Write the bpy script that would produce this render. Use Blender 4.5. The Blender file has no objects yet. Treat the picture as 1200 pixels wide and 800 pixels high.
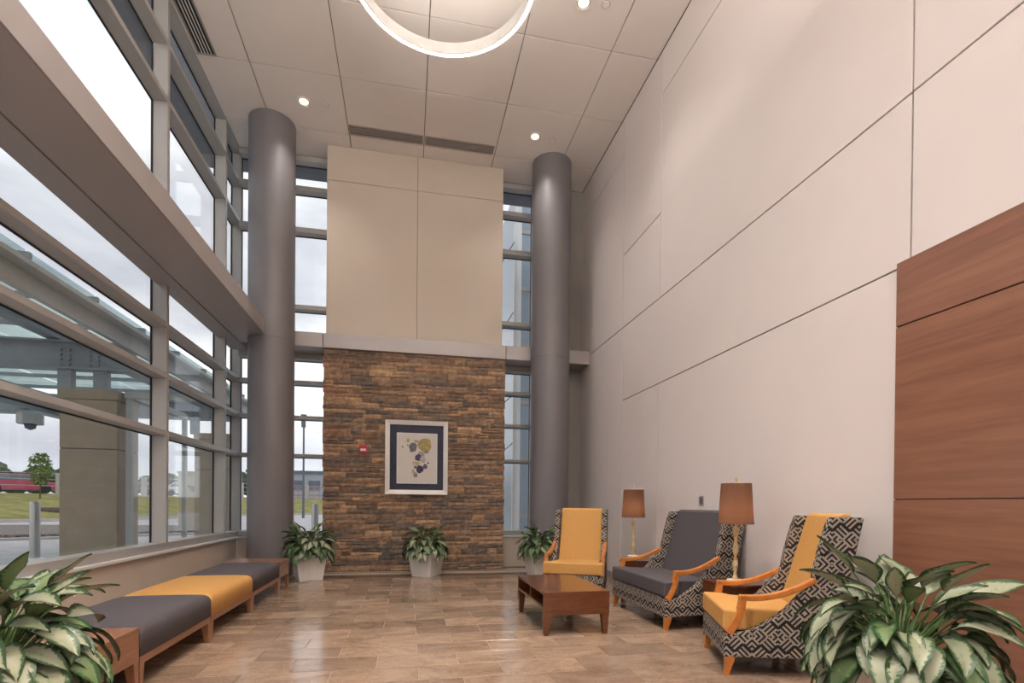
import bpy, bmesh, math, random
from mathutils import Vector, Matrix
random.seed(7)
sc = bpy.context.scene
col = sc.collection

# ------------------------------------------------------------------ camera
EYE = 1.20
F_PX, PY = 607.83, 594.87
YAW, PITCH, ROLL = 0.198737, -0.007283, 0.009055
def cam_axes():
    fwd = Vector((math.sin(YAW), math.cos(YAW), 0)); right = Vector((math.cos(YAW), -math.sin(YAW), 0)); up = Vector((0, 0, 1))
    f2 = math.cos(PITCH)*fwd + math.sin(PITCH)*up
    u2 = -math.sin(PITCH)*fwd + math.cos(PITCH)*up
    r3 = math.cos(ROLL)*right + math.sin(ROLL)*u2
    u3 = -math.sin(ROLL)*right + math.cos(ROLL)*u2
    return r3, u3, -f2
cd = bpy.data.cameras.new('camera'); cam = bpy.data.objects.new('camera', cd); col.objects.link(cam)
cd.sensor_width = 36.0; cd.lens = F_PX/1200*36.0; cd.shift_y = (PY-400)/1200; cd.clip_end = 600; cd.clip_start = 0.05
ax = cam_axes()
m = Matrix.Identity(4)
for i in range(3):
    for j in range(3): m[j][i] = ax[i][j]
m.translation = (0, 0, EYE)
cam.matrix_world = m
sc.camera = cam

# ------------------------------------------------------------------ world (overcast sky) and exposure
SKY = 1.02
world = bpy.data.worlds.new('world'); sc.world = world; world.use_nodes = True
wn = world.node_tree; wn.nodes.clear()
def N(t, kind, **kw):
    n = t.nodes.new(kind)
    for k, v in kw.items(): setattr(n, k, v)
    return n
def ramp(t, stops, interp='LINEAR'):
    r = N(t, 'ShaderNodeValToRGB'); cr = r.color_ramp; cr.interpolation = interp
    while len(cr.elements) > 1: cr.elements.remove(cr.elements[-1])
    cr.elements[0].position = stops[0][0]; cr.elements[0].color = (*stops[0][1], 1)
    for p, c in stops[1:]:
        e = cr.elements.new(p); e.color = (*c, 1)
    return r
tc = N(wn, 'ShaderNodeTexCoord'); mp = N(wn, 'ShaderNodeMapping'); mp.inputs['Scale'].default_value = (1.0, 1.0, 2.6); mp.inputs['Location'].default_value = (0, 5.2, 1)
nz = N(wn, 'ShaderNodeTexNoise'); nz.inputs['Scale'].default_value = 2.3; nz.inputs['Detail'].default_value = 6; nz.inputs['Roughness'].default_value = .55
rp = ramp(wn, [(.36, (.46, .475, .53)), (.47, (.58, .59, .635)), (.56, (.76, .77, .80)), (.68, (1.0, 1.0, 1.0))])
bg = N(wn, 'ShaderNodeBackground'); bg.inputs['Strength'].default_value = SKY; wo = N(wn, 'ShaderNodeOutputWorld')
wn.links.new(tc.outputs['Generated'], mp.inputs[0]); wn.links.new(mp.outputs[0], nz.inputs['Vector'])
wn.links.new(nz.outputs['Fac'], rp.inputs[0]); wn.links.new(rp.outputs[0], bg.inputs[0]); wn.links.new(bg.outputs[0], wo.inputs[0])
sc.view_settings.view_transform = 'Standard'; sc.view_settings.look = 'None'
sc.view_settings.exposure = 0.60; sc.view_settings.gamma = 1.0; sc.view_settings.use_curve_mapping = False
DOWNLIGHT_W = 235.0
RING_STRENGTH = 9.0

# ------------------------------------------------------------------ materials
def L(r, g, b):
    f = lambda x: (x/255/12.92 if x/255 <= .04045 else ((x/255+.055)/1.055)**2.4)
    return (f(r), f(g), f(b))
MATS = {}
def newmat(name):
    m = bpy.data.materials.new(name); m.use_nodes = True; t = m.node_tree
    b = t.nodes['Principled BSDF']; MATS[name] = m
    return m, t, b
def coords(t, kind='Object', scale=(1, 1, 1), rot=(0, 0, 0)):
    c = N(t, 'ShaderNodeTexCoord'); mpn = N(t, 'ShaderNodeMapping')
    mpn.inputs['Scale'].default_value = scale; mpn.inputs['Rotation'].default_value = rot
    t.links.new(c.outputs[kind], mpn.inputs[0]); return mpn.outputs[0]
def noise(t, vec, scale, detail=4, rough=.5, dist=0):
    n = N(t, 'ShaderNodeTexNoise'); n.inputs['Scale'].default_value = scale; n.inputs['Detail'].default_value = detail
    n.inputs['Roughness'].default_value = rough; n.inputs['Distortion'].default_value = dist
    if vec is not None: t.links.new(vec, n.inputs['Vector'])
    return n.outputs['Fac']
def bump(t, b, h, strength=.2, dist=.01):
    bn = N(t, 'ShaderNodeBump'); bn.inputs['Strength'].default_value = strength; bn.inputs['Distance'].default_value = dist
    t.links.new(h, bn.inputs['Height']); t.links.new(bn.outputs[0], b.inputs['Normal'])
def mat_plain(name, c, rough=.5, metal=0, var=.05, scale=6, bmp=0, spec=.5):
    m, t, b = newmat(name)
    v = coords(t); n = noise(t, v, scale)
    lo = tuple(x*(1-var) for x in c); hi = tuple(min(1, x*(1+var)) for x in c)
    r = ramp(t, [(.3, lo), (.7, hi)]); t.links.new(n, r.inputs[0]); t.links.new(r.outputs[0], b.inputs['Base Color'])
    b.inputs['Roughness'].default_value = rough; b.inputs['Metallic'].default_value = metal
    b.inputs['Specular IOR Level'].default_value = spec
    if bmp: bump(t, b, noise(t, v, scale*30, 3), bmp, .002)
    return m
def mat_wood(name, c1, c2, scale=(1, 1, 1), rough=.35, grain=6.0, kind='Object', coat=0):
    m, t, b = newmat(name)
    v = coords(t, kind, scale)
    n1 = noise(t, v, grain, 6, .6, .6); n2 = noise(t, v, grain*6, 3, .6)
    mx = N(t, 'ShaderNodeMath', operation='MULTIPLY_ADD'); mx.inputs[1].default_value = .3
    t.links.new(n2, mx.inputs[0]); t.links.new(n1, mx.inputs[2])
    r = ramp(t, [(.45, c1), (.85, c2)]); t.links.new(mx.outputs[0], r.inputs[0]); t.links.new(r.outputs[0], b.inputs['Base Color'])
    b.inputs['Roughness'].default_value = rough; b.inputs['Coat Weight'].default_value = coat; b.inputs['Coat Roughness'].default_value = .15
    return m
def mat_emit(name, c, s):
    m, t, b = newmat(name); b.inputs['Base Color'].default_value = (*c, 1)
    b.inputs['Emission Color'].default_value = (*c, 1); b.inputs['Emission Strength'].default_value = s
    return m
def mat_glass(name, tint=(.97, .98, .98), base=.03):
    m = bpy.data.materials.new(name); m.use_nodes = True; t = m.node_tree; t.nodes.clear(); MATS[name] = m
    tr = N(t, 'ShaderNodeBsdfTransparent'); tr.inputs[0].default_value = (*tint, 1)
    gl = N(t, 'ShaderNodeBsdfGlossy'); gl.inputs['Roughness'].default_value = .005; gl.inputs[0].default_value = (.9, .9, .9, 1)
    lw_ = N(t, 'ShaderNodeLayerWeight'); lw_.inputs[0].default_value = .5
    pw = N(t, 'ShaderNodeMath', operation='POWER'); pw.inputs[1].default_value = 5.0; t.links.new(lw_.outputs['Facing'], pw.inputs[0])
    fr = N(t, 'ShaderNodeMath', operation='MULTIPLY_ADD'); fr.inputs[1].default_value = .7; fr.inputs[2].default_value = base; t.links.new(pw.outputs[0], fr.inputs[0])
    mx = N(t, 'ShaderNodeMixShader'); o = N(t, 'ShaderNodeOutputMaterial')
    t.links.new(fr.outputs[0], mx.inputs[0]); t.links.new(tr.outputs[0], mx.inputs[1]); t.links.new(gl.outputs[0], mx.inputs[2]); t.links.new(mx.outputs[0], o.inputs[0])
    return m

mat_plain('wall_paint', (.74, .665, .635), .55, var=.015, scale=2, bmp=.05)
mat_plain('far_panel', (.56, .475, .385), .55, var=.02, scale=2, bmp=.05)
mat_plain('low_wall', (.62, .52, .43), .6, var=.03, scale=3, bmp=.05)
mat_plain('grey_wall', (.30, .275, .245), .55, var=.03, scale=3)
mat_plain('ceiling_tile', (.80, .74, .69), .7, var=.015, scale=3, bmp=.04)
mat_plain('reveal', (.16, .13, .11), .8)
mat_plain('alu', (.43, .415, .395), .42, .12, var=.02)
mat_plain('alu_white', (.80, .79, .77), .4, .1, var=.02)
mat_plain('gasket', (.012, .012, .014), .6)
mat_plain('beam_metal', (.40, .365, .355), .42, .2, var=.03, scale=2)
mat_plain('column_metal', (.19, .175, .18), .48, .15, var=.03, scale=3)
mat_plain('planter', (.72, .68, .64), .5, var=.05, scale=8)
mat_plain('soil', (.03, .022, .016), .95, var=.4, scale=40, bmp=.6)
mat_plain('fabric_grey', (.084, .074, .080), .75, var=.08, scale=60, bmp=.12, spec=.35)
mat_plain('fabric_gold', (.56, .295, .088), .72, var=.06, scale=60, bmp=.12, spec=.3)
mat_plain('black_plastic', (.012, .012, .012), .5)
mat_plain('white_paint', (.78, .76, .73), .5)
mat_plain('silver_frame', (.66, .62, .57), .35, .45, var=.03)
mat_plain('navy_mat', (.020, .019, .046), .65, var=.25, scale=25)
mat_plain('paper', (.74, .68, .61), .8, var=.02)
mat_plain('brass', (.72, .42, .16), .3, .8)
mat_plain('marble', (.80, .72, .60), .3, var=.15, scale=25)
mat_plain('jade_stone', (.58, .43, .22), .3, var=.45, scale=22)
mat_plain('red_plastic', (.50, .03, .045), .4)
mat_plain('steel', (.55, .54, .52), .3, .9, var=.04)
mat_plain('vent_metal', (.34, .30, .27), .5)
mat_glass('glass'); mat_glass('art_glass', (.98, .98, .98), .010); mat_glass('roof_glass', (.72, .80, .80), .03)
mat_emit('ring_glow', (1.0, .86, .70), RING_STRENGTH)
mat_emit('added_up_glow', (1.0, .94, .88), 255.0)  # strong up strips of the added unseen rings, light the ceiling
mat_emit('downlight_glow', (1.0, .70, .44), 1.5)
mat_emit('added_up_soft', (1.0, .93, .86), 8.5)  # up strip added to the visible ring to brighten the ceiling
mat_emit('lamp_glow', (1.0, .74, .48), 14.0)
mat_wood('cherry_panel', (.19, .080, .047), (.275, .122, .070), (.30, .30, 5.0), .33, 3.0, coat=.2)
mat_wood('table_wood', (.098, .029, .010), (.150, .050, .018), (1, 6, 6), .22, 5, coat=.4)
mat_wood('bench_wood', (.20, .083, .042), (.30, .135, .070), (6, 1, 6), .35, 5, coat=.15)
mat_wood('chair_wood', (.44, .135, .022), (.62, .22, .045), (3, 3, 3), .3, 5, coat=.3)

# lamp shade: thin cloth that lets some light through
m, t, b = newmat('lamp_shade')
v = coords(t, scale=(60, 60, 90)); n = noise(t, v, 3, 2)
r = ramp(t, [(.3, (.150, .072, .045)), (.7, (.205, .105, .066))]); t.links.new(n, r.inputs[0]); t.links.new(r.outputs[0], b.inputs['Base Color'])
b.inputs['Roughness'].default_value = .85
tl = N(t, 'ShaderNodeBsdfTranslucent'); tl.inputs[0].default_value = (.30, .13, .06, 1); mx = N(t, 'ShaderNodeMixShader'); mx.inputs[0].default_value = .35
t.links.new(b.outputs[0], mx.inputs[1]); t.links.new(tl.outputs[0], mx.inputs[2]); t.links.new(mx.outputs[0], t.nodes['Material Output'].inputs[0])

# floor tile: brown stone-look porcelain, one random tone per tile
m, t, b = newmat('floor_tile')
g = N(t, 'ShaderNodeNewGeometry'); oi = N(t, 'ShaderNodeObjectInfo')
mpn = N(t, 'ShaderNodeMapping'); mpn.inputs['Scale'].default_value = (1.0, 1.7, 1.0); t.links.new(g.outputs['Position'], mpn.inputs[0])
cmb = N(t, 'ShaderNodeCombineXYZ'); mm = N(t, 'ShaderNodeMath', operation='MULTIPLY'); mm.inputs[1].default_value = 37.0
t.links.new(oi.outputs['Random'], mm.inputs[0]); t.links.new(mm.outputs[0], cmb.inputs[0]); t.links.new(mm.outputs[0], cmb.inputs[1]); t.links.new(mm.outputs[0], cmb.inputs[2])
t.links.new(cmb.outputs[0], mpn.inputs['Location'])
n1 = noise(t, mpn.outputs[0], 2.2, 7, .62, 1.2); n2 = noise(t, mpn.outputs[0], 9, 5, .6, 2.0)
r1 = ramp(t, [(.28, (.20, .128, .086)), (.50, (.31, .212, .150)), (.74, (.42, .305, .225))]); t.links.new(n1, r1.inputs[0])
r2 = ramp(t, [(.47, (0, 0, 0)), (.50, (.6, .6, .6)), (.53, (0, 0, 0))]); t.links.new(n2, r2.inputs[0])
mxv = N(t, 'ShaderNodeMix', data_type='RGBA'); mxv.inputs['B'].default_value = (.50, .37, .27, 1)
t.links.new(r2.outputs[0], mxv.inputs['Factor']); t.links.new(r1.outputs[0], mxv.inputs['A'])
rv = ramp(t, [(0, (.72, .70, .68)), (1, (1.18, 1.17, 1.15))]); t.links.new(oi.outputs['Random'], rv.inputs[0])
mul = N(t, 'ShaderNodeMix', data_type='RGBA', blend_type='MULTIPLY'); mul.inputs['Factor'].default_value = 1
t.links.new(mxv.outputs['Result'], mul.inputs['A']); t.links.new(rv.outputs[0], mul.inputs['B']); t.links.new(mul.outputs['Result'], b.inputs['Base Color'])
rr = ramp(t, [(.3, (.11, .11, .11)), (.7, (.19, .19, .19))]); t.links.new(n1, rr.inputs[0]); t.links.new(rr.outputs[0], b.inputs['Roughness'])
b.inputs['Specular IOR Level'].default_value = .7
mat_plain('grout', (.40, .30, .23), .8)
mat_plain('dark_tile', (.12, .075, .05), .35, var=.3, scale=5)
mat_plain('light_tile', (.50, .42, .35), .4, var=.12, scale=5)

# ledge stone: one tone per stone
m, t, b = newmat('ledge_stone')
g = N(t, 'ShaderNodeNewGeometry'); oi = N(t, 'ShaderNodeObjectInfo')
ad = N(t, 'ShaderNodeMath', operation='ADD'); t.links.new(g.outputs['Random Per Island'], ad.inputs[0]); t.links.new(oi.outputs['Random'], ad.inputs[1])
fr = N(t, 'ShaderNodeMath', operation='FRACT'); t.links.new(ad.outputs[0], fr.inputs[0])
stops = [(0, L(106, 88, 73)), (.13, L(126, 102, 81)), (.26, L(96, 84, 74)), (.38, L(140, 114, 89)), (.5, L(112, 92, 75)), (.6, L(120, 102, 86)), (.7, L(102, 82, 67)), (.8, L(150, 124, 97)), (.87, L(88, 80, 74)), (.94, L(132, 102, 79))]
r1 = ramp(t, stops, 'CONSTANT'); t.links.new(fr.outputs[0], r1.inputs[0])
mpn = N(t, 'ShaderNodeMapping'); mpn.inputs['Scale'].default_value = (1, 1, 1.05); t.links.new(g.outputs['Position'], mpn.inputs[0])
n1 = noise(t, mpn.outputs[0], 13, 7, .7, .2)
r2 = ramp(t, [(.28, (.70, .70, .70)), (.5, (1.4, 1.37, 1.34)), (.72, (2.4, 2.25, 2.05))]); t.links.new(n1, r2.inputs[0])
mul = N(t, 'ShaderNodeMix', data_type='RGBA', blend_type='MULTIPLY'); mul.inputs['Factor'].default_value = 1
t.links.new(r1.outputs[0], mul.inputs['A']); t.links.new(r2.outputs[0], mul.inputs['B']); t.links.new(mul.outputs['Result'], b.inputs['Base Color'])
b.inputs['Roughness'].default_value = .75; bump(t, b, noise(t, mpn.outputs[0], 24, 6, .7), .6, .02)
mat_plain('mortar', (.075, .055, .042), .95)

# woven chair fabric: black and taupe bars forming diamonds and crosses (UV in metres)
m, t, b = newmat('fabric_weave')
uv = N(t, 'ShaderNodeUVMap'); sep = N(t, 'ShaderNodeSeparateXYZ'); t.links.new(uv.outputs[0], sep.inputs[0])
def MA(op, a, b2=None, c2=None):
    n = N(t, 'ShaderNodeMath', operation=op)
    for i, x in enumerate((a, b2, c2)):
        if x is None: continue
        if isinstance(x, (int, float)): n.inputs[i].default_value = x
        else: t.links.new(x, n.inputs[i])
    return n.outputs[0]
T_ = 0.345
U = MA('DIVIDE', MA('ADD', sep.outputs[0], 5.0), T_); V = MA('DIVIDE', MA('ADD', sep.outputs[1], .06), T_)
a_ = MA('ABSOLUTE', MA('SUBTRACT', MA('FRACT', U), .5)); b_ = MA('ABSOLUTE', MA('SUBTRACT', MA('FRACT', V), .5))
P_ = MA('MULTIPLY', MA('ADD', a_, b_), 3.0); Q_ = MA('MULTIPLY', MA('ADD', MA('SUBTRACT', a_, b_), 4.0), 3.0)   # folded diagonals, in weave cells
par = MA('MODULO', MA('ADD', MA('FLOOR', P_), MA('FLOOR', Q_)), 2.0)                                            # which way the bars run in this cell
barP = MA('LESS_THAN', MA('FRACT', MA('MULTIPLY', P_, 3.0)), .52); barQ = MA('LESS_THAN', MA('FRACT', MA('MULTIPLY', Q_, 3.0)), .52)
endP = MA('GREATER_THAN', MA('FRACT', P_), .10); endQ = MA('GREATER_THAN', MA('FRACT', Q_), .10)
msk = MA('ADD', MA('MULTIPLY', MA('MULTIPLY', barP, endQ), par), MA('MULTIPLY', MA('MULTIPLY', barQ, endP), MA('SUBTRACT', 1.0, par)))
nv = noise(t, None, 18, 3); t.links.new(uv.outputs[0], t.nodes[-1].inputs['Vector'])
cr = ramp(t, [(.35, (.26, .22, .185)), (.56, (.36, .31, .265)), (.70, (.38, .27, .16))]); t.links.new(nv, cr.inputs[0])
mxc = N(t, 'ShaderNodeMix', data_type='RGBA'); mxc.inputs['A'].default_value = (.018, .014, .014, 1)
t.links.new(msk, mxc.inputs['Factor']); t.links.new(cr.outputs[0], mxc.inputs['B']); t.links.new(mxc.outputs['Result'], b.inputs['Base Color'])
b.inputs['Roughness'].default_value = .8; b.inputs['Specular IOR Level'].default_value = .25; bump(t, b, msk, .25, .002)

# variegated leaf (UV: x across 0..1, y along 0..1)
def mat_leaf(name, edge, mid, center, vein):
    m, t, b = newmat(name)
    uv = N(t, 'ShaderNodeUVMap'); sp = N(t, 'ShaderNodeSeparateXYZ'); t.links.new(uv.outputs[0], sp.inputs[0])
    def MB_(op, a, b2=None):
        n = N(t, 'ShaderNodeMath', operation=op)
        for i, x in enumerate((a, b2)):
            if x is None: continue
            if isinstance(x, (int, float)): n.inputs[i].default_value = x
            else: t.links.new(x, n.inputs[i])
        return n.outputs[0]
    across = MB_('MULTIPLY', MB_('ABSOLUTE', MB_('SUBTRACT', sp.outputs[0], .5)), 2.0)
    ob = N(t, 'ShaderNodeObjectInfo')
    mp2 = N(t, 'ShaderNodeMapping'); mp2.inputs['Scale'].default_value = (5, 16, 1); t.links.new(uv.outputs[0], mp2.inputs[0])
    cb = N(t, 'ShaderNodeCombineXYZ'); ml = MB_('MULTIPLY', ob.outputs['Random'], 51.0); t.links.new(ml, cb.inputs[0]); t.links.new(ml, cb.inputs[1]); t.links.new(cb.outputs[0], mp2.inputs['Location'])
    nn = noise(t, mp2.outputs[0], 1.0, 4, .65)
    tip = MB_('MULTIPLY', MB_('ABSOLUTE', MB_('SUBTRACT', sp.outputs[1], .45)), .5)
    d = MB_('ADD', MB_('ADD', across, MB_('MULTIPLY', MB_('SUBTRACT', nn, .5), 1.1)), tip)
    r = ramp(t, [(.0, vein), (.06, center), (.66, center), (.78, mid), (.88, edge)]); t.links.new(d, r.inputs[0])
    rv = ramp(t, [(0, (.72, .78, .70)), (1, (1.1, 1.08, 1.0))]); t.links.new(ob.outputs['Random'], rv.inputs[0])
    mu = N(t, 'ShaderNodeMix', data_type='RGBA', blend_type='MULTIPLY'); mu.inputs['Factor'].default_value = 1
    t.links.new(r.outputs[0], mu.inputs['A']); t.links.new(rv.outputs[0], mu.inputs['B']); t.links.new(mu.outputs['Result'], b.inputs['Base Color'])
    b.inputs['Roughness'].default_value = .42
    return m
mat_leaf('leaf_silver', (.035, .080, .028), (.11, .165, .080), (.33, .335, .245), (.22, .27, .14))
mat_leaf('leaf_green', (.025, .075, .020), (.05, .11, .035), (.15, .21, .10), (.18, .25, .10))
mat_plain('leaf_stem', (.10, .17, .05), .5)

# outdoors
mat_plain('asphalt', (.50, .475, .475), .9, var=.12, scale=1.5)
mat_plain('kerb', (.50, .46, .44), .85, var=.08)
mat_plain('gravel', (.20, .17, .15), .95, var=.7, scale=14)
mat_plain('mulch', (.11, .075, .065), .95, var=.5, scale=8)
mat_plain('lawn', (.27, .25, .075), .95, var=.30, scale=1.2)
mat_plain('pier_stone', (.40, .33, .245), .8, var=.07, scale=3)
mat_plain('canopy_steel', (.32, .36, .385), .5, .1, var=.06)
mat_plain('canopy_fascia', (.42, .44, .42), .5, .1, var=.05)
mat_plain('soffit_blue', (.20, .21, .25), .6, var=.1)
mat_plain('tree_leaf', (.055, .090, .045), .9, var=.5, scale=2)
mat_plain('sapling_leaf', (.15, .22, .06), .8, var=.4, scale=5)
mat_plain('bark', (.12, .09, .07), .9)
mat_plain('car_red', (.46, .085, .12), .3, .1)
mat_plain('car_white', (.70, .70, .72), .3, .1)
mat_plain('car_dark', (.06, .06, .08), .3, .1)
mat_plain('car_glass', (.16, .20, .22), .1)
mat_plain('wing_blue', (.34, .40, .46), .3, .1, var=.05)
mat_plain('far_grey', (.38, .40, .42), .8)
mat_plain('far_dark', (.12, .14, .17), .5)
mat_plain('far_red', (.45, .20, .19), .8)
mat_plain('shrub_orange', (.45, .20, .06), .9)

# ------------------------------------------------------------------ mesh helpers
class MB:
    def __init__(s): s.v = []; s.f = []; s.mi = []; s.cur = 0; s.uv = None
    def add(s, vs, fs):
        o = len(s.v); s.v += [tuple(p) for p in vs]
        for f in fs: s.f.append([o+i for i in f]); s.mi.append(s.cur)
        return s
    def box(s, x0, x1, y0, y1, z0, z1):
        vs = [(x0,y0,z0),(x1,y0,z0),(x1,y1,z0),(x0,y1,z0),(x0,y0,z1),(x1,y0,z1),(x1,y1,z1),(x0,y1,z1)]
        return s.add(vs, [(3,2,1,0),(4,5,6,7),(0,1,5,4),(1,2,6,5),(2,3,7,6),(3,0,4,7)])
    def frustum(s, a, b):   # a, b: (x0,x1,y0,y1,z) bottom and top
        vs = [(a[0],a[2],a[4]),(a[1],a[2],a[4]),(a[1],a[3],a[4]),(a[0],a[3],a[4]),(b[0],b[2],b[4]),(b[1],b[2],b[4]),(b[1],b[3],b[4]),(b[0],b[3],b[4])]
        return s.add(vs, [(3,2,1,0),(4,5,6,7),(0,1,5,4),(1,2,6,5),(2,3,7,6),(3,0,4,7)])
    def tube(s, pts, r, n=8, cap=True):
        pts = [Vector(p) for p in pts]; rs = r if isinstance(r, (list, tuple)) else [r]*len(pts)
        vs = []; fs = []
        for i, p in enumerate(pts):
            d = (pts[min(i+1, len(pts)-1)] - pts[max(i-1, 0)]).normalized()
            u = d.cross(Vector((0, 0, 1)))
            if u.length < 1e-3: u = d.cross(Vector((0, 1, 0)))
            u.normalize(); w = u.cross(d)
            for k in range(n):
                a = 2*math.pi*k/n; vs.append(p + rs[i]*(math.cos(a)*u + math.sin(a)*w))
        for i in range(len(pts)-1):
            for k in range(n):
                k2 = (k+1) % n; fs.append((i*n+k, i*n+k2, (i+1)*n+k2, (i+1)*n+k))
        if cap: fs += [tuple(range(n-1, -1, -1)), tuple((len(pts)-1)*n+k for k in range(n))]
        return s.add(vs, fs)
    def lathe(s, prof, n=24, c=(0, 0, 0), cap=True):
        vs = []; fs = []
        for r, z in prof:
            for k in range(n):
                a = 2*math.pi*k/n; vs.append((c[0]+r*math.cos(a), c[1]+r*math.sin(a), c[2]+z))
        for i in range(len(prof)-1):
            for k in range(n):
                k2 = (k+1) % n; fs.append((i*n+k, i*n+k2, (i+1)*n+k2, (i+1)*n+k))
        if cap:
            fs += [tuple(range(n-1, -1, -1)), tuple((len(prof)-1)*n+k for k in range(n))]
        return s.add(vs, fs)
    def ring(s, ro, ri, z0, z1, n=72, c=(0, 0)):
        vs = []; fs = []
        for k in range(n):
            a = 2*math.pi*k/n; ca, sa = math.cos(a), math.sin(a)
            for r, z in ((ro, z0), (ro, z1), (ri, z1), (ri, z0)): vs.append((c[0]+r*ca, c[1]+r*sa, z))
        for k in range(n):
            k2 = (k+1) % n
            for j in range(4):
                j2 = (j+1) % 4; fs.append((k*4+j, k2*4+j, k2*4+j2, k*4+j2))
        return s.add(vs, fs)
    def prism(s, poly, y0, y1, plane='xz'):   # polygon extruded along the third axis
        n = len(poly)
        def P(a, b, t): return (a, t, b) if plane == 'xz' else ((a, b, t) if plane == 'xy' else (t, a, b))
        vs = [P(a, b, y0) for a, b in poly] + [P(a, b, y1) for a, b in poly]
        fs = [tuple(range(n)), tuple(range(2*n-1, n-1, -1))]
        fs += [(i, i+n, (i+1) % n + n, (i+1) % n) for i in range(n)]
        return s.add(vs, fs)
    def sweep(s, pts, hw, hh):   # path in xz plane, section: half width along y (hw), half height normal to the path (hh)
        vs = []; fs = []; k = len(pts)
        for i, (x, y, z) in enumerate(pts):
            a = pts[max(i-1, 0)]; b = pts[min(i+1, k-1)]
            dx, dz = b[0]-a[0], b[2]-a[2]; l = math.hypot(dx, dz); nx, nz_ = -dz/l, dx/l
            h = hh[i] if isinstance(hh, (list, tuple)) else hh
            vs += [(x+nx*h, y-hw, z+nz_*h), (x+nx*h, y+hw, z+nz_*h), (x-nx*h, y+hw, z-nz_*h), (x-nx*h, y-hw, z-nz_*h)]
        for i in range(k-1):
            for j in range(4):
                j2 = (j+1) % 4; fs.append((i*4+j, i*4+j2, (i+1)*4+j2, (i+1)*4+j))
        fs += [(3, 2, 1, 0), tuple((k-1)*4+j for j in range(4))]
        return s.add(vs, fs)
    def mesh(s, name, mats, smooth=False, uvbox=True):
        me = bpy.data.meshes.new(name); me.from_pydata(s.v, [], s.f)
        for mm_ in (mats if isinstance(mats, (list, tuple)) else [mats]): me.materials.append(MATS[mm_])
        me.polygons.foreach_set('material_index', s.mi)
        bm = bmesh.new(); bm.from_mesh(me); bmesh.ops.recalc_face_normals(bm, faces=bm.faces); 
        ul = bm.loops.layers.uv.new('UVMap')
        for f in bm.faces:
            n = f.normal; a = max(range(3), key=lambda i: abs(n[i]))
            for lp in f.loops:
                if s.uv: lp[ul].uv = s.uv[lp.vert.index]
                else:
                    p = lp.vert.co; lp[ul].uv = ((p.x, p.y), (p.x, p.z), (p.y, p.z))[(2, 1, 0)[a]]
            f.smooth = smooth
        bm.to_mesh(me); bm.free(); me.update()
        return me
    def build(s, name, mats, parent=None, smooth=False, bevel=0, seg=2, loc=None):
        o = bpy.data.objects.new(name, s.mesh(name, mats, smooth)); col.objects.link(o)
        if parent is not None: o.parent = parent
        if loc is not None: o.location = loc
        if bevel:
            bv = o.modifiers.new('bevel', 'BEVEL'); bv.width = bevel; bv.segments = seg; bv.limit_method = 'ANGLE'; bv.angle_limit = math.radians(40)
            if smooth: bv.harden_normals = False
        return o
def inst(name, me, parent=None, loc=(0, 0, 0), rot=(0, 0, 0), scale=(1, 1, 1)):
    o = bpy.data.objects.new(name, me); col.objects.link(o)
    if parent is not None: o.parent = parent
    o.location = loc; o.rotation_euler = rot; o.scale = scale
    return o
def tag(o, label=None, cat=None, group=None, kind=None):
    if label: o['label'] = label
    if cat: o['category'] = cat
    if group: o['group'] = group
    if kind: o['kind'] = kind
    return o
def thing(name, label, cat, loc=(0, 0, 0), rz=0, group=None):
    o = bpy.data.objects.new(name, None); col.objects.link(o); o.location = loc; o.rotation_euler = (0, 0, rz); o.empty_display_size = .1
    return tag(o, label, cat, group)
def struct(o, label, cat=None):
    o['kind'] = 'structure'; o['label'] = label
    if cat: o['category'] = cat
    return o
def copy_tree(o, parent=None):
    c = o.copy(); col.objects.link(c)
    if parent is not None: c.parent = parent
    for ch in list(o.children): copy_tree(ch, c)
    return c

# ------------------------------------------------------------------ room dimensions
ZC = 7.334                     # ceiling
XR = 3.33                      # right wall
XG, XI = -3.09, -2.904         # left glazing and inner face of its frame
YF, YFG = 9.785, 9.97          # inner face of far frame, far glass
YB = -4.6                      # wall behind the camera
YS = 9.34                      # stone wall face

# ------------------------------------------------------------------ floor and tiles
fl = MB().box(XG, XR+.2, YB, YF+.2, -.12, -.006).build('floor', 'grout')
struct(fl, 'brown stone tile floor with staggered rectangular tiles', 'floor')
TW, TL, GAP = .604, .308, .0055
tile_cache = {}
def tile(x0, x1, y0, y1, mat='floor_tile', name='tile'):
    k = (round(x1-x0, 3), round(y1-y0, 3), mat)
    if k not in tile_cache:
        w, h = (x1-x0)/2-GAP/2, (y1-y0)/2-GAP/2; e = .0025
        b = MB().frustum((-w, w, -h, h, -.006), (-w, w, -h, h, -.0015)); b.frustum((-w, w, -h, h, -.0015), (-w+e, w-e, -h+e, h-e, 0))
        tile_cache[k] = b.mesh('tile', mat)
    return inst(name, tile_cache[k], fl, ((x0+x1)/2, (y0+y1)/2, 0))
row = 0; y = 4.188 + TL*14
Y_EDGE = 8.63
rows = []
ry = 4.188 - TL*4
k = -4
while ry < Y_EDGE - .02:
    y1 = min(ry+TL, Y_EDGE)
    off = .085 if k % 2 == 0 else .085 - TW/2
    x = off - TW*6
    while x < XR:
        a, b2 = max(x, XI), min(x+TW, XR)
        if b2-a > .02: tile(a, b2, ry, y1)
        x += TW
    ry += TL; k += 1
NEAR = 4.188 - TL*4
b = MB(); rr_ = NEAR; k = -5
while rr_ > YB:
    off = .085 if k % 2 == 0 else .085 - TW/2
    x = off - TW*6
    while x < XR:
        a, b2 = max(x, XI), min(x+TW, XR)
        if b2-a > .02: b.box(a+GAP/2, b2-GAP/2, rr_-TL+GAP/2, rr_-GAP/2, -.006, 0)
        x += TW
    rr_ -= TL; k -= 1
nb = b.build('near_tiles', 'floor_tile', fl); nb['kind'] = 'stuff'
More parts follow.
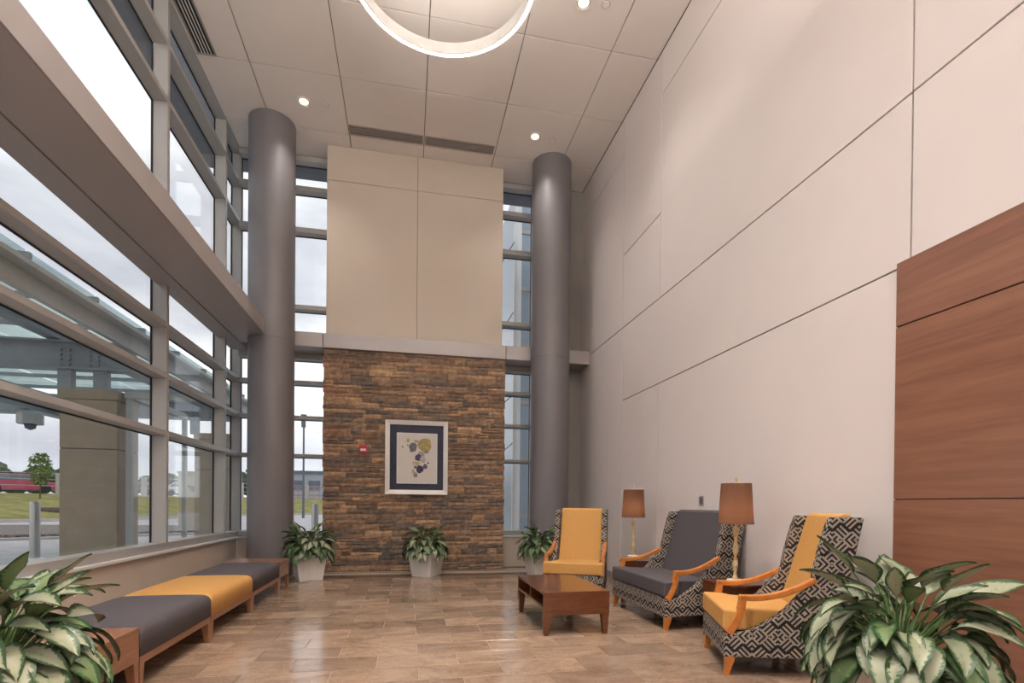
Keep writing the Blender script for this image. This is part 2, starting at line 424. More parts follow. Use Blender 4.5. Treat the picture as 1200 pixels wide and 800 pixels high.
# border along the far wall: dark tile row, pale strip, slot
x = XI
while x < XR-.01:
    x1 = min(x+.61, XR); tile(x, x1, Y_EDGE, 8.955, 'dark_tile', 'border_tile'); tile(x, x1, 8.955, 9.20, 'light_tile', 'border_strip'); x = x1
MB().box(XI, XR, 9.20, 9.26, -.006, -.002).build('floor_slot', 'black_plastic', fl)
MB().box(XI, XR, 9.26, 9.335, -.006, 0).build('border_edge', 'light_tile', fl)
MB().box(1.76, XR, 9.335, 9.50, -.006, 0).build('border_edge', 'light_tile', fl)
MB().box(1.76, XR, 9.50, YF, -.006, 0).build('border_edge', 'dark_tile', fl)
MB().box(XI, -1.46, 9.335, YF, -.006, 0).build('border_edge', 'light_tile', fl)

# ------------------------------------------------------------------ ceiling
ce = MB().box(XI, XR+.2, YB, YFG+.1, ZC+.02, ZC+.2).build('ceiling', 'reveal')
struct(ce, 'beige ceiling of large square panels with thin reveals', 'ceiling')
GX = [XI, -2.209, -.999, .229, 1.455, 2.663, XR]
GY = [YF]
y = 9.08
while y > YB: GY.append(y); y -= 1.2045
GY.append(YB)
cp_cache = {}
def cpanel(x0, x1, y0, y1):
    k = (round(x1-x0, 3), round(y1-y0, 3)); g = .006
    if k not in cp_cache:
        w, h = (x1-x0)/2-g, (y1-y0)/2-g
        bb = MB().frustum((-w+.004, w-.004, -h+.004, h-.004, 0), (-w, w, -h, h, .004)); bb.frustum((-w, w, -h, h, .004), (-w, w, -h, h, .02))
        cp_cache[k] = bb.mesh('ceiling_panel', 'ceiling_tile')
    inst('ceiling_panel', cp_cache[k], ce, ((x0+x1)/2, (y0+y1)/2, ZC))
for j in range(len(GY)-1):
    for i in range(len(GX)-1): cpanel(GX[i], GX[i+1], GY[j+1], GY[j])

# ------------------------------------------------------------------ right wall with panels
wr = MB().box(XR+.02, XR+.2, YB, YFG, 0, ZC+.02).build('wall_right', 'reveal')
struct(wr, 'tall pale wall of large panels with thin dark reveals', 'wall')
def wpanel(parent, y0, y1, z0, z1, mat='wall_paint'):
    g = .006
    MB().box(XR, XR+.02, y0+g, y1-g, z0+g, z1-g).build('wall_panel', mat, parent, bevel=.003, seg=1)
for y0, y1, zs in ((7.765, YF, (0, 4.012, 6.74, ZC)), (6.525, 7.765, (0, 2.857)), (6.525, 7.765, (4.012, 5.155, ZC)), (2.93, 6.525, (0, 2.857)), (2.93, 7.765, (2.857, 4.012)),
                   (2.93, 6.525, (4.012, 6.74, ZC)), (-.75, 2.93, (0, 4.012, 6.74, ZC)), (-4.4, -.75, (0, 4.012, 6.74, ZC)), (YB, -4.4, (0, 4.012, 6.74, ZC))):
    for a, c in zip(zs[:-1], zs[1:]): wpanel(wr, y0, y1, a, c)
MB().box(XR-.012, XR, 3.0, YF, 0, .10).build('baseboard_right', 'grey_wall')
struct(bpy.data.objects['baseboard_right'], 'low grey baseboard along the pale panel wall', 'baseboard')
# cherry wood cladding
cw = thing('wood_cladding', 'reddish brown wood wall cladding in three tall panels at right', 'cladding', (XR, 3.0, 0))
cw['kind'] = 'structure'
for z0, z1 in ((.0, 1.252), (1.258, 2.436), (2.444, 2.88)):
    MB().box(-.035, -.002, -3.2, 0, z0, z1).build('wood_panel', 'cherry_panel', cw, bevel=.003, seg=1)
MB().box(-.022, -.002, -3.2, -.004, .01, 2.87).build('backing', 'black_plastic', cw)
# small wall plate
wp = thing('wall_plate', 'small metal wall plate above the dark grey wide chair', 'wall plate', (XR, 5.44, 1.255))
MB().box(-.008, 0, -.045, .045, -.055, .055).build('plate', 'steel', wp, bevel=.003)
MB().box(-.012, -.008, -.018, .018, -.03, .03).build('socket', 'far_dark', wp)
wb = MB().box(XG, XR+.2, YB-.25, YB-.02, 0, .60).build('wall_back', 'low_wall'); struct(wb, 'low beige wall under the added unseen windows behind the viewer', 'wall')

# ------------------------------------------------------------------ far wall: stone field, upper panels
SX0, SX1 = -1.43, 1.735
BZ0, BZ1 = 3.835, 4.08        # beam band
wf = MB().box(SX0+.03, SX1-.03, YS+.06, YF+.1, 0, BZ0+.1)
wf.box(-1.385, 1.665, YS+.075, YF+.1, BZ0, ZC)
wf = wf.build('wall_far', 'mortar'); struct(wf, 'far wall faced with brown ledge stone below beige panels', 'wall')
for x0, x1 in ((-1.39, .137), (.137, 1.67)):
    for z0, z1 in ((BZ1-.1, 6.735), (6.735, ZC)):
        MB().box(x0+.003, x1-.003, YS+.055, YS+.075, z0+.003, z1-.003).build('wall_panel', 'far_panel', wf, bevel=.002, seg=1)
for sx in (-1.395, 1.663):
    MB().box(sx, sx+.012, YS+.06, YF, BZ1, ZC).build('wall_return', 'far_panel', wf)
# stones
def stone_mesh(i):
    rnd = random.Random(100+i); nx, nz_ = 4, 2; vs = []; fs = []
    for a in range(nx+1):
        for c in range(nz_+1):
            ex = a in (0, nx) or c in (0, nz_)
            jx = 0 if a in (0, nx) else rnd.uniform(-.05, .05)
            yy = rnd.uniform(.1, .28) if ex else rnd.uniform(-.12, .12)
            vs.append((a/nx-.5+jx, yy, c/nz_-.5 + (0 if c in (0, nz_) else rnd.uniform(-.1, .1))))
    st = nz_+1
    for a in range(nx):
        for c in range(nz_): fs.append((a*st+c, (a+1)*st+c, (a+1)*st+c+1, a*st+c+1))
    o = len(vs); 
    edge = [a*st for a in range(nx+1)] + [nx*st+c for c in range(1, st)] + [a*st+nz_ for a in range(nx-1, -1, -1)] + [c for c in range(nz_-1, 0, -1)]
    for e in edge: vs.append((vs[e][0], 1.0, vs[e][2]))
    n = len(edge)
    for q in range(n): fs.append((edge[q], o+q, o+(q+1) % n, edge[(q+1) % n]))
    return vs, fs
stm = [stone_mesh(i) for i in range(8)]
stmesh = [MB().add(*s).mesh('stone', 'ledge_stone') for s in stm]
stones = []
z = .0; rnd = random.Random(5)
while z < BZ0-.01:
    h = rnd.choice([.062, .072, .082, .092, .105, .115]); 
    if BZ0-z-h < .05: h = BZ0-z
    x = SX0 + rnd.uniform(-.012, .008); 
    while x < SX1-.01:
        w = rnd.uniform(.16, .55)
        if SX1-x-w < .12: w = SX1-x + rnd.uniform(-.012, .010)
        # some stones are split in two thin courses
        if h > .09 and rnd.random() < .30:
            hs = h*rnd.uniform(.4, .6); stones.append((x, w, z, hs)); stones.append((x, w, z+hs, h-hs))
        else: stones.append((x, w, z, h))
        x += w
    z += h
stones.sort(key=lambda s: -s[1]*s[3])
rest = MB()
for i, (x, w, z, h) in enumerate(stones):
    d = rnd.uniform(.045, .075); k = rnd.randrange(8); g = .004
    fl_ = rnd.choice((1, -1))
    yo = YS + .075 - d
    if i < 300:
        inst('stone', stmesh[k], wf, (x+w/2, yo, z+h/2), (0, 0, 0), (w-g, d, h-g))
    else:
        rest.add([(x+w/2+a*(w-g), yo+b2*d, z+h/2+c*(h-g)) for a, b2, c in stm[k][0]], stm[k][1])
if rest.v:
    ro = rest.build('small_stones', 'ledge_stone', wf); ro['kind'] = 'stuff'
print('stones', len(stones))
# low walls beneath the far windows, grey pier at right
lw = MB().box(XI, SX0+.03, YF, YFG+.1, 0, .60).build('wall_far_low', 'low_wall'); struct(lw, 'low beige wall under the far window left of the stone', 'wall')
lw2 = MB().box(SX1-.03, 2.38, YF, YFG+.1, 0, .60).build('wall_far_low', 'low_wall'); struct(lw2, 'low beige wall under the narrow window right of the stone', 'wall')
gw = MB().box(2.38, XR+.02, YF, YFG+.1, 0, ZC).build('wall_far_corner', 'grey_wall'); struct(gw, 'dark grey corner wall behind the right column', 'wall')

# ------------------------------------------------------------------ beams
def groove_beam(name, boxes, label):
    b = MB()
    for bb in boxes: b.box(*bb)
    o = b.build(name, 'beam_metal', bevel=.004, seg=1); struct(o, label, 'beam'); return o
XBF = -2.23
bl = groove_beam('trim_1', [(XBF, XBF+.012, YB, 9.30, BZ0, BZ1), (-2.735, XBF, YB, 9.30, BZ0, BZ1), (-3.013, -2.75, YB, YF, BZ0, BZ1), (-2.75, -2.735, YB, 9.3, BZ0+.02, BZ1)], 'long grey metal beam box across the left window wall')
bf = groove_beam('trim_2', [(XBF, SX0-.004, 9.30, 9.93, BZ0, BZ1), (SX0+.004, SX1-.004, 9.30, YS+.06, BZ0, BZ1), (SX1+.004, XR, 9.30, 9.93, BZ0, BZ1)], 'grey metal beam band above the stone wall')

# ------------------------------------------------------------------ glazing
def glazing(name, label, axis, g, inner, spans, rows, mull_w=.065, ends=(True, True), zbot=.69, ztop=ZC, beam=None):
    """axis 'y': facade runs along y at x=g; axis 'x': runs along x at y=g. inner: inner face coordinate."""
    root = thing(name, label, 'window', (0, 0, 0)); root['kind'] = 'structure'
    lo, hi = min(g, inner), max(g, inner)
    def bx(b, s0, s1, d0, d1, z0, z1):
        if axis == 'y': b.box(d0, d1, s0, s1, z0, z1)
        else: b.box(s0, s1, d0, d1, z0, z1)
        return b
    bd = .03 if inner > g else -.03
    for i, (s0, s1) in enumerate(spans):
        for j, (z0, z1) in enumerate(rows):
            bx(MB(), s0+.004, s1-.004, g-.006, g+.006, z0, z1).build('pane', 'glass', root)
            # black gasket round the pane, on the glass line
            b = MB(); gk = .012
            d0, d1 = sorted((g+bd*.25, g+bd*.9))
            bx(b, s0, s0+gk, d0, d1, z0, z1); bx(b, s1-gk, s1, d0, d1, z0, z1); bx(b, s0+gk, s1-gk, d0, d1, z1-gk, z1)
            b.build('gasket', 'gasket', root)
        for j in range(len(rows)-1):
            bx(MB(), s0, s1, lo, hi, rows[j][1], rows[j+1][0]).build('transom', 'alu', root, bevel=.003, seg=1)
    edges = [(spans[i][1], spans[i+1][0]) for i in range(len(spans)-1)]
    if ends[0]: edges.insert(0, (spans[0][0]-mull_w, spans[0][0]))
    if ends[1]: edges.append((spans[-1][1], spans[-1][1]+mull_w))
    for a, c in edges:
        bx(MB(), a, c, lo, hi, rows[0][0], ztop).build('mullion', 'alu', root, bevel=.003, seg=1)
    s0, s1 = spans[0][0]-(mull_w if ends[0] else 0), spans[-1][1]+(mull_w if ends[1] else 0)
    if ztop == ZC and len(rows) == 7: bx(MB(), s0, s1, lo, hi, ZC, ZC+.018).build('head_frame', 'alu', root)
    bx(MB(), s0, s1, lo, hi, .60, zbot).build('bottom_frame', 'alu', root, bevel=.003, seg=1)
    return root
LROWS = [(.69, 2.0), (2.065, 2.70), (2.765, 3.32), (3.385, 4.62), (4.685, 6.06), (6.125, 6.75), (6.815, ZC-.004)]
w1 = glazing('window_1', 'tall left window wall of silver mullions and clear glass', 'y', XG, XI,
             [(-4.5, -2.1), (-2.035, .7), (.765, 3.95), (4.015, 7.075), (7.14, 9.14), (9.205, 9.97)], LROWS)
w4 = glazing('added_window', 'added unseen window wall behind the viewer for fill light', 'x', YB-.18, YB, [(XI+.07, -1.4), (-1.335, .2), (.265, 1.8), (1.865, XR-.07)], LROWS)  # added out of view so sky light fills the room from behind
MB().box(XI-.01, -2.862, YB, YF, .565, .60).build('sill', 'alu_white', w1, bevel=.006)
w2 = glazing('window_2', 'narrow tall window between left column and stone wall', 'x', YFG, YF,
             [(XI+.0, SX0+.03)], [(.69, 2.0), (2.055, 2.68), (2.735, 3.30), (3.36, 3.74), (4.20, 4.62), (4.70, 5.98), (6.07, 6.72), (6.80, ZC-.09)], ends=(False, False))
MB().box(XI, SX0+.03, YF, YFG, ZC-.09, ZC).build('head_frame', 'alu', w2)
MB().box(XI, SX0+.03, YF-.03, YF, .57, .60).build('sill', 'alu_white', w2, bevel=.004)
w3 = glazing('window_3', 'narrow tall window between stone wall and right column', 'x', YFG, YF,
             [(SX1-.03, 2.34)], [(.69, 2.0), (2.055, 2.68), (2.735, 3.30), (3.36, 3.74), (4.20, 4.62), (4.70, 5.98), (6.07, 6.72), (6.80, ZC-.09)], ends=(False, False))
MB().box(SX1-.03, 2.34, YF, YFG, ZC-.09, ZC).build('head_frame', 'alu', w3)
MB().box(2.34, 2.38, YF, YFG, .60, ZC).build('jamb', 'alu_white', w3)
MB().box(SX1-.03, 2.38, YF-.03, YF, .57, .60).build('sill', 'alu_white', w3, bevel=.004)
wl = MB().box(XG-.1, XI-.004, YB, YF, 0, .60).build('wall_left', 'low_wall'); struct(wl, 'low beige wall beneath the left windows', 'wall')
bbl = MB().box(XI-.004, XI+.008, YB, YF, 0, .10).build('baseboard_left', 'low_wall'); struct(bbl, 'low beige baseboard under the left windows', 'baseboard')

# ------------------------------------------------------------------ columns
for (cx, cy), lab in (((-2.193, 9.087), 'tall round dark grey metal column beside the left windows'), ((2.512, 9.106), 'tall round dark grey metal column right of the stone wall')):
    c = thing('column', lab, 'column', (cx, cy, 0), 0, 'round metal columns')
    MB().lathe([(.350, .0), (.350, 3.80)], 64).build('lower_cover', 'column_metal', c, smooth=True)
    MB().lathe([(.345, 3.80), (.345, 3.81)], 64).build('seam', 'reveal', c)
    MB().lathe([(.352, 3.81), (.352, ZC)], 64).build('upper_cover', 'column_metal', c, smooth=True)
    for ch in c.children:
        md = ch.modifiers.new('edges', 'EDGE_SPLIT'); md.split_angle = math.radians(40)

# ------------------------------------------------------------------ ceiling fixtures
def downlight(x, y, lab, watt=DOWNLIGHT_W):
    d = thing('downlight', lab, 'downlight', (x, y, ZC), 0, 'recessed ceiling downlights')
    MB().ring(.105, .085, -.010, 0, 32).build('trim_ring', 'white_paint', d, smooth=False)
    MB().lathe([(.085, -.002), (.070, -.0005)], 32, cap=False).build('reflector', 'steel', d, smooth=True)
    MB().lathe([(.066, -.006), (.066, -.004)], 24).build('bulb', 'downlight_glow', d)
    ld = bpy.data.lights.new('downlight_lamp', 'SPOT'); ld.energy = watt; ld.color = (1, .94, .88); ld.spot_size = math.radians(105); ld.spot_blend = 1.0; ld.shadow_soft_size = .07
    lo = bpy.data.objects.new('downlight_lamp', ld); col.objects.link(lo); lo.parent = d; lo.location = (0, 0, -.03)
    return d
downlight(-1.604, 8.475, 'lit round ceiling downlight near the left column', 70)
downlight(2.04, 8.466, 'lit round ceiling downlight in front of the right column', 70)
downlight(2.064, 6.096, 'lit round ceiling downlight to the right of the ring lamp', 130)
for x in (-.4, .85):
    for y in (3.4, 1.7, -1.2, -3.6): downlight(x, y, 'added unseen ceiling downlight brightening the room')['group'] = 'added unseen ceiling downlights'  # eight extra lamps out of view, added to raise the room brightness
for x, y, lab in ((-1.294, 8.478, 'left column'), (2.343, 8.495, 'right column'), (2.337, 6.061, 'ring lamp')):
    s_ = thing('sprinkler_cover', 'small pale disc cover on the ceiling beside the %s downlight' % lab, 'sprinkler cover', (x, y, ZC), 0, 'ceiling disc covers')
    MB().lathe([(.05, 0), (.05, -.006), (.045, -.010)], 24).build('disc', 'ceiling_tile', s_, smooth=False)
    MB().ring(.056, .050, -.003, 0, 24).build('rim', 'vent_metal', s_)
def vent(x0, x1, y0, y1, n, along, lab):
    v = thing('ceiling_vent', lab, 'vent', ((x0+x1)/2, (y0+y1)/2, ZC), 0, 'linear ceiling vents')
    w, h = (x1-x0)/2, (y1-y0)/2; fr_ = .02
    MB().box(-w, w, -h, h, -.004, -.001).build('backing', 'black_plastic', v)
    b = MB(); b.box(-w, w, -h, -h+fr_, -.014, -.004); b.box(-w, w, h-fr_, h, -.014, -.004); b.box(-w, -w+fr_, -h+fr_, h-fr_, -.014, -.004); b.box(w-fr_, w, -h+fr_, h-fr_, -.014, -.004)
    b.build('frame', 'vent_metal', v)
    for i in range(1, n):
        if along == 'y':
            c = -w+fr_ + (2*w-2*fr_)*i/n; MB().box(c-.005, c+.005, -h+fr_, h-fr_, -.014, -.004).build('slat', 'alu_white', v)
        else:
            c = -h+fr_ + (2*h-2*fr_)*i/n; MB().box(-w+fr_, w-fr_, c-.006, c+.006, -.014, -.004).build('slat', 'vent_metal', v)
vent(-2.86, -2.62, 6.69, 7.86, 5, 'y', 'long slotted ceiling vent beside the top of the left windows')
vent(-.985, .21, 8.83, 9.04, 6, 'x', 'slotted ceiling vent above the stone wall, nearer the left column')
vent(.247, 1.42, 8.83, 9.04, 6, 'x', 'slotted ceiling vent above the stone wall, nearer the right column')
# ring pendant
RC = (.324, 5.50); RZ = 6.70
def ring_pendant(label, x, y, RZ, R, up):
    rg = thing('ring_pendant_light', label, 'pendant lamp', (x, y, RZ), 0, 'ring pendant lamps')
    MB().ring(R, R-.075, 0, .13, 120).build('ring_body', 'white_paint', rg)
    MB().ring(R-.026, R-.052, -.006, .001, 120).build('light_strip', 'ring_glow', rg)
    MB().ring(R-.018, R-.058, .129, .136, 120).build('added_up_strip', up, rg)  # unseen strip on top, added to throw light on the ceiling
    for k in range(3):
        a = math.radians((0, 180, 270)[k]); MB().tube([((R-.01)*math.cos(a), (R-.01)*math.sin(a), .13), (R*.97*math.cos(a), R*.97*math.sin(a), ZC-RZ)], .003, 6).build('cable', 'steel', rg)
        MB().lathe([(.03, ZC-RZ-.02), (.03, ZC-RZ)], 16, (R*.97*math.cos(a), R*.97*math.sin(a), 0)).build('cable_mount', 'white_paint', rg)
ring_pendant('large white ring pendant lamp glowing warm under the ceiling in view', *RC, RZ, 1.0, 'added_up_soft')
ring_pendant('added unseen ring lamp overhead, first of two', RC[0], .6, 5.2, 1.3, 'added_up_glow')  # this ring and the next are out of view, added for light
ring_pendant('added unseen ring lamp behind the viewer, second of two', RC[0], -2.9, 5.2, 1.3, 'added_up_glow')

# ------------------------------------------------------------------ picture and alarm on the stone wall
pic = thing('framed_picture', 'framed abstract print of ink blots with navy mat and silver frame', 'picture', (.153, YS-.02, 2.003))
PW, PH = .542, .648
def mitre_frame(w, h, t, y0, y1):
    b = MB()
    o = [(-w, -h), (w, -h), (w, h), (-w, h)]; i = [(-w+t, -h+t), (w-t, -h+t), (w-t, h-t), (-w+t, h-t)]
    vs = [(x, y1, z) for x, z in o] + [(x, y0, z) for x, z in o] + [(x, y0+.012, z) for x, z in i] + [(x, y1, z) for x, z in i]
    fs = []
    for k in range(4):
        k2 = (k+1) % 4
        fs += [(k, k2, 4+k2, 4+k), (4+k, 4+k2, 8+k2, 8+k), (8+k, 8+k2, 12+k2, 12+k), (k, 12+k, 12+k2, k2)]
    return b.add(vs, fs)
mitre_frame(PW, PH, .078, -.045, 0).build('frame', 'silver_frame', pic)
MB().box(-PW+.076, PW-.076, -.012, -.002, -PH+.076, PH-.076).build('mat_board', 'navy_mat', pic)
AX0, AX1, AZ0, AZ1 = -.346, .358, -.460, .432
pr = MB().box(AX0, AX1, -.017, -.012, AZ0, AZ1).build('print', 'white_paint', pic)
MB().box(AX0+.018, AX1-.018, -.018, -.016, AZ0+.02, AZ1-.02).build('paper', 'paper', pr)
SP = [(415,298,58,60,(.44,.34,.12)),(316,318,33,40,(.17,.16,.17)),(362,407,29,30,(.085,.06,.11)),(374,507,31,34,(.075,.055,.11)),(420,483,19,22,(.14,.12,.17)),(276,260,14,20,(.40,.38,.22)),
      (345,457,34,17,(.50,.46,.25)),(385,378,30,24,(.42,.36,.36)),(338,557,17,22,(.25,.23,.22)),(318,528,14,18,(.48,.43,.38)),(228,318,6,7,(.05,.04,.05)),(272,302,6,6,(.04,.03,.04)),
      (445,452,8,8,(.04,.03,.05)),(447,420,5,6,(.45,.38,.42)),(335,491,9,12,(.06,.05,.08)),(342,268,20,14,(.42,.39,.36)),(400,425,26,30,(.52,.45,.44)),(303,350,14,10,(.16,.15,.16)),(430,355,22,14,(.30,.22,.14))]
for i, (cx, cy, rx, rz_, c) in enumerate(sorted(SP, key=lambda s: -s[2])):
    nm = 'ink_%d' % i; mat_plain(nm, c, .8, var=.3, scale=30)
    X = (cx-348.5)*.00205; Zz = (407.5-cy)*.00204; y_ = -.0182-.0003*i
    vs = []; n = 24; rnd2 = random.Random(i)
    ph = rnd2.uniform(0, 6)
    for yy in (y_, -.0179):
        for k in range(n):
            a = 2*math.pi*k/n; q = 1+.05*math.sin(3*a+ph)+.03*math.sin(5*a+2*ph)
            vs.append((X+rx*.00205*q*math.cos(a), yy, Zz+rz_*.00204*q*math.sin(a)))
    fs = [tuple(range(n)), tuple(range(2*n-1, n-1, -1))] + [(k, k+n, (k+1) % n+n, (k+1) % n) for k in range(n)]
    MB().add(vs, fs).build('ink_blot', nm, pr)
MB().box(-PW+.076, PW-.076, -.030, -.027, -PH+.076, PH-.076).build('glazing_pane', 'art_glass', pic)
al = thing('fire_alarm', 'small red wall alarm with white lens on the stone wall', 'alarm', (-.758, YS-.012, 2.128))
MB().frustum((-.068, .068, -.03, .012, -.07), (-.062, .062, -.03, .012, .072)).build('body', 'red_plastic', al, bevel=.006)
MB().box(-.048, .048, -.042, -.03, -.034, .006).build('lens', 'white_paint', al, bevel=.006)
MB().box(-.03, .03, -.034, -.03, .02, .055).build('grille', 'red_plastic', al, bevel=.003)

# ------------------------------------------------------------------ armchairs
PROF = [(-.014, .128), (.70, .138), (.900, 1.13), (.683, 1.13), (.652, 1.04), (.628, .95), (.605, .85), (.588, .77), (.575, .70), (.545, .645), (.503, .598), (.450, .535), (.388, .469), (.315, .408), (.24, .361), (.18, .332), (.12, .314), (.05, .304), (-.014, .30)]
def taper(b):
    b.v = [(x, y*(1-.10*max(0, x)/.9), z) for x, y, z in b.v]; return b
def armchair(name, label, loc, rz, w, fabric):
    c = thing(name, label, 'chair', loc, rz, 'high back lounge chairs')
    hw = w/2; st = .075
    for s in (1, -1):
        y0, y1 = sorted((s*hw, s*(hw-st)))
        taper(MB().prism(PROF, y0, y1)).build('side_panel', 'fabric_weave', c, bevel=.010, seg=2)
    taper(MB().box(-.012, .045, -hw+st, hw-st, .130, .318)).build('front_panel', 'fabric_weave', c, bevel=.008)
    taper(MB().prism([(.665, .14), (.70, .14), (.899, 1.122), (.850, 1.122)], -hw+st, hw-st)).build('back_panel', 'fabric_weave', c)
    taper(MB().box(.045, .68, -hw+st, hw-st, .15, .30)).build('seat_base', 'fabric_weave', c)
    # seat cushion, wider in front of the wings
    a, i_ = hw-.004, hw-st-.004
    pl = [(-.022, -a), (.135, -a), (.185, -i_), (.60, -i_), (.60, i_), (.185, i_), (.135, a), (-.022, a)]
    b = MB().prism(pl, .322, .470, 'xy'); b.v = [(x, y, z - .04*max(0, x-.1) if z > .4 else z) for x, y, z in b.v]
    taper(b).build('seat_cushion', fabric, c, bevel=.018, seg=3)
    bc = [(.555, .42), (.60, .40), (.70, .42), (.850, 1.135), (.835, 1.150), (.790, 1.155), (.755, 1.130), (.700, .93)]
    taper(MB().prism(bc, -i_, i_)).build('back_cushion', fabric, c, bevel=.014, seg=3)
    for s in (1, -1):
        ya = s*(hw-.018)
        b = MB()
        post = [(.012, .300), (.042, .340), (.068, .385), (.090, .435), (.104, .490), (.110, .535), (.112, .574)]
        b.sweep([(x, ya, z) for x, z in post], .024, [.030, .029, .028, .027, .026, .025, .025])
        rail = [(.092, .553), (.17, .552), (.24, .556), (.315, .570), (.386, .590), (.45, .616), (.51, .646), (.595, .692)]
        b.sweep([(x, ya, z) for x, z in rail], .024, [.021, .021, .021, .021, .022, .022, .021, .019])
        taper(b).build('armrest', 'chair_wood', c, bevel=.007, seg=2)
        yo = s*(hw-.03)
        for xt, xb, tw, bw in ((.03, .008, .033, .018), (.662, .685, .036, .019)):
            b = MB(); zs = [(.14, 0), (.10, .25), (.05, .7), (0, 1)]
            for k in range(3):
                def sec(f): 
                    x_ = xt+(xb-xt)*f**1.6; h_ = tw+(bw-tw)*f; return (x_-h_, x_+h_, yo-h_*.85, yo+h_*.85)
                b.frustum((*sec(zs[k+1][1]), zs[k+1][0]), (*sec(zs[k][1]), zs[k][0]))
            taper(b).build('leg', 'chair_wood', c)
    return c
def ang(dx, dy): return math.atan2(dy, dx)
armchair('lounge_chair', 'gold high back armchair with patterned sides facing the coffee table, beside the stone wall', (2.04, 6.23, 0), ang(.459, .889), .77, 'fabric_gold')
armchair('lounge_chair', 'wide dark grey high back armchair with patterned sides between two lamps', (2.425, 5.197, 0), 0.0, 1.30, 'fabric_grey')
armchair('lounge_chair', 'gold high back armchair nearest the large potted plant at right', (2.36, 3.655, 0), ang(.932, -.362), .77, 'fabric_gold')

# ------------------------------------------------------------------ coffee table
ct = thing('coffee_table', 'low dark wood coffee table with open cubbies before the chairs', 'table', (1.5325, 5.108, 0))
hx, hy = .3185, .567
MB().box(-hx, hx, -hy, hy, .380, .405).build('table_top', 'table_wood', ct, bevel=.004)
MB().box(-hx+.004, hx-.004, -hy+.002, -hy+.026, .190, .380).build('end_panel', 'table_wood', ct)
MB().box(-hx+.004, hx-.004, hy-.026, hy-.002, .190, .380).build('end_panel', 'table_wood', ct)
MB().box(hx-.026, hx-.004, -hy+.026, hy-.026, .190, .380).build('back_panel', 'table_wood', ct)
MB().box(-hx+.006, hx-.026, -hy+.026, hy-.026, .250, .270).build('shelf', 'table_wood', ct)
MB().box(-hx+.010, hx-.026, -.01, .012, .270, .380).build('divider', 'table_wood', ct)
for sx in (-1, 1):
    for sy in (-1, 1):
        cx, cy = sx*(hx-.04), sy*(hy-.038)
        MB().frustum((cx-.021+sx*.006, cx+.021+sx*.006, cy-.021, cy+.021, 0), (cx-.036, cx+.036, cy-.035, cy+.035, .20)).build('leg', 'table_wood', ct, bevel=.003)

# ------------------------------------------------------------------ side tables and table lamps
def side_table(label, loc, rz, w, d):
    s = thing('side_table', label, 'side table', loc, rz, 'dark wood side tables')
    MB().box(-d, d, -w, w, .500, .520).build('table_top', 'table_wood', s, bevel=.003)
    MB().box(-d+.01, d-.01, -w+.01, w-.01, .36, .500).build('apron', 'table_wood', s)
    for sx in (-1, 1):
        for sy in (-1, 1):
            cx, cy = sx*(d-.035), sy*(w-.035)
            MB().frustum((cx-.016, cx+.016, cy-.016, cy+.016, 0), (cx-.025, cx+.025, cy-.025, cy+.025, .36)).build('leg', 'table_wood', s)
    return s
side_table('dark wood side table between the far gold chair and the grey chair', (2.565+.445*.5+.459*.24, 6.15-.23+.889*.24, 0), ang(.459, .889), .235, .24)
side_table('dark wood side table between the grey chair and the near gold chair', (2.955, 4.18, 0), 0, .225, .255)
def table_lamp(label, loc):
    l = thing('table_lamp', label, 'lamp', loc, .3, 'table lamps')
    MB().lathe([(.072, 0), (.074, .006), (.070, .014), (.030, .018)], 32).build('base', 'marble', l, smooth=True)
    prof = [(.026, .016), (.020, .04), (.013, .07), (.012, .085), (.020, .10), (.025, .135), (.021, .17), (.012, .20), (.011, .23), (.019, .25), (.025, .29), (.021, .325), (.012, .35), (.011, .385), (.020, .41), (.027, .445), (.022, .48), (.010, .50), (.009, .53)]
    o = MB().lathe(prof, 12).build('stem', 'jade_stone', l, smooth=False)
    MB().lathe([(.013, .195), (.015, .205), (.013, .215)], 16).build('collar', 'brass', o)
    MB().lathe([(.013, .350), (.015, .360), (.013, .370)], 16).build('collar', 'brass', o)
    sh = MB().lathe([(.152, .520), (.130, .890)], 40, cap=False).build('shade', 'lamp_shade', l, smooth=True)
    MB().ring(.1535, .1505, .518, .524, 40).build('shade_rim', 'lamp_shade', sh); MB().ring(.1315, .1285, .886, .892, 40).build('shade_rim', 'marble', sh)
    b = MB()
    for k in range(3):
        a = 2.1*k; b.tube([(0, 0, .87), (.129*math.cos(a), .129*math.sin(a), .885)], .0025, 5)
    b.build('spider', 'brass', sh)
    MB().lathe([(.004, .53), (.004, .90), (.010, .905), (.011, .925), (.005, .94)], 12).build('finial', 'brass', l)
    o = MB().lathe([(.006, .58), (.022, .61), (.028, .64), (.020, .675), (.006, .69)], 16).build('bulb', 'lamp_glow', l, smooth=True)
    return l
table_lamp('slim table lamp with brown shade beside the far gold chair', (2.935, 6.42, .520))
table_lamp('slim table lamp with brown shade between the grey chair and near gold chair', (2.93, 4.225, .520))

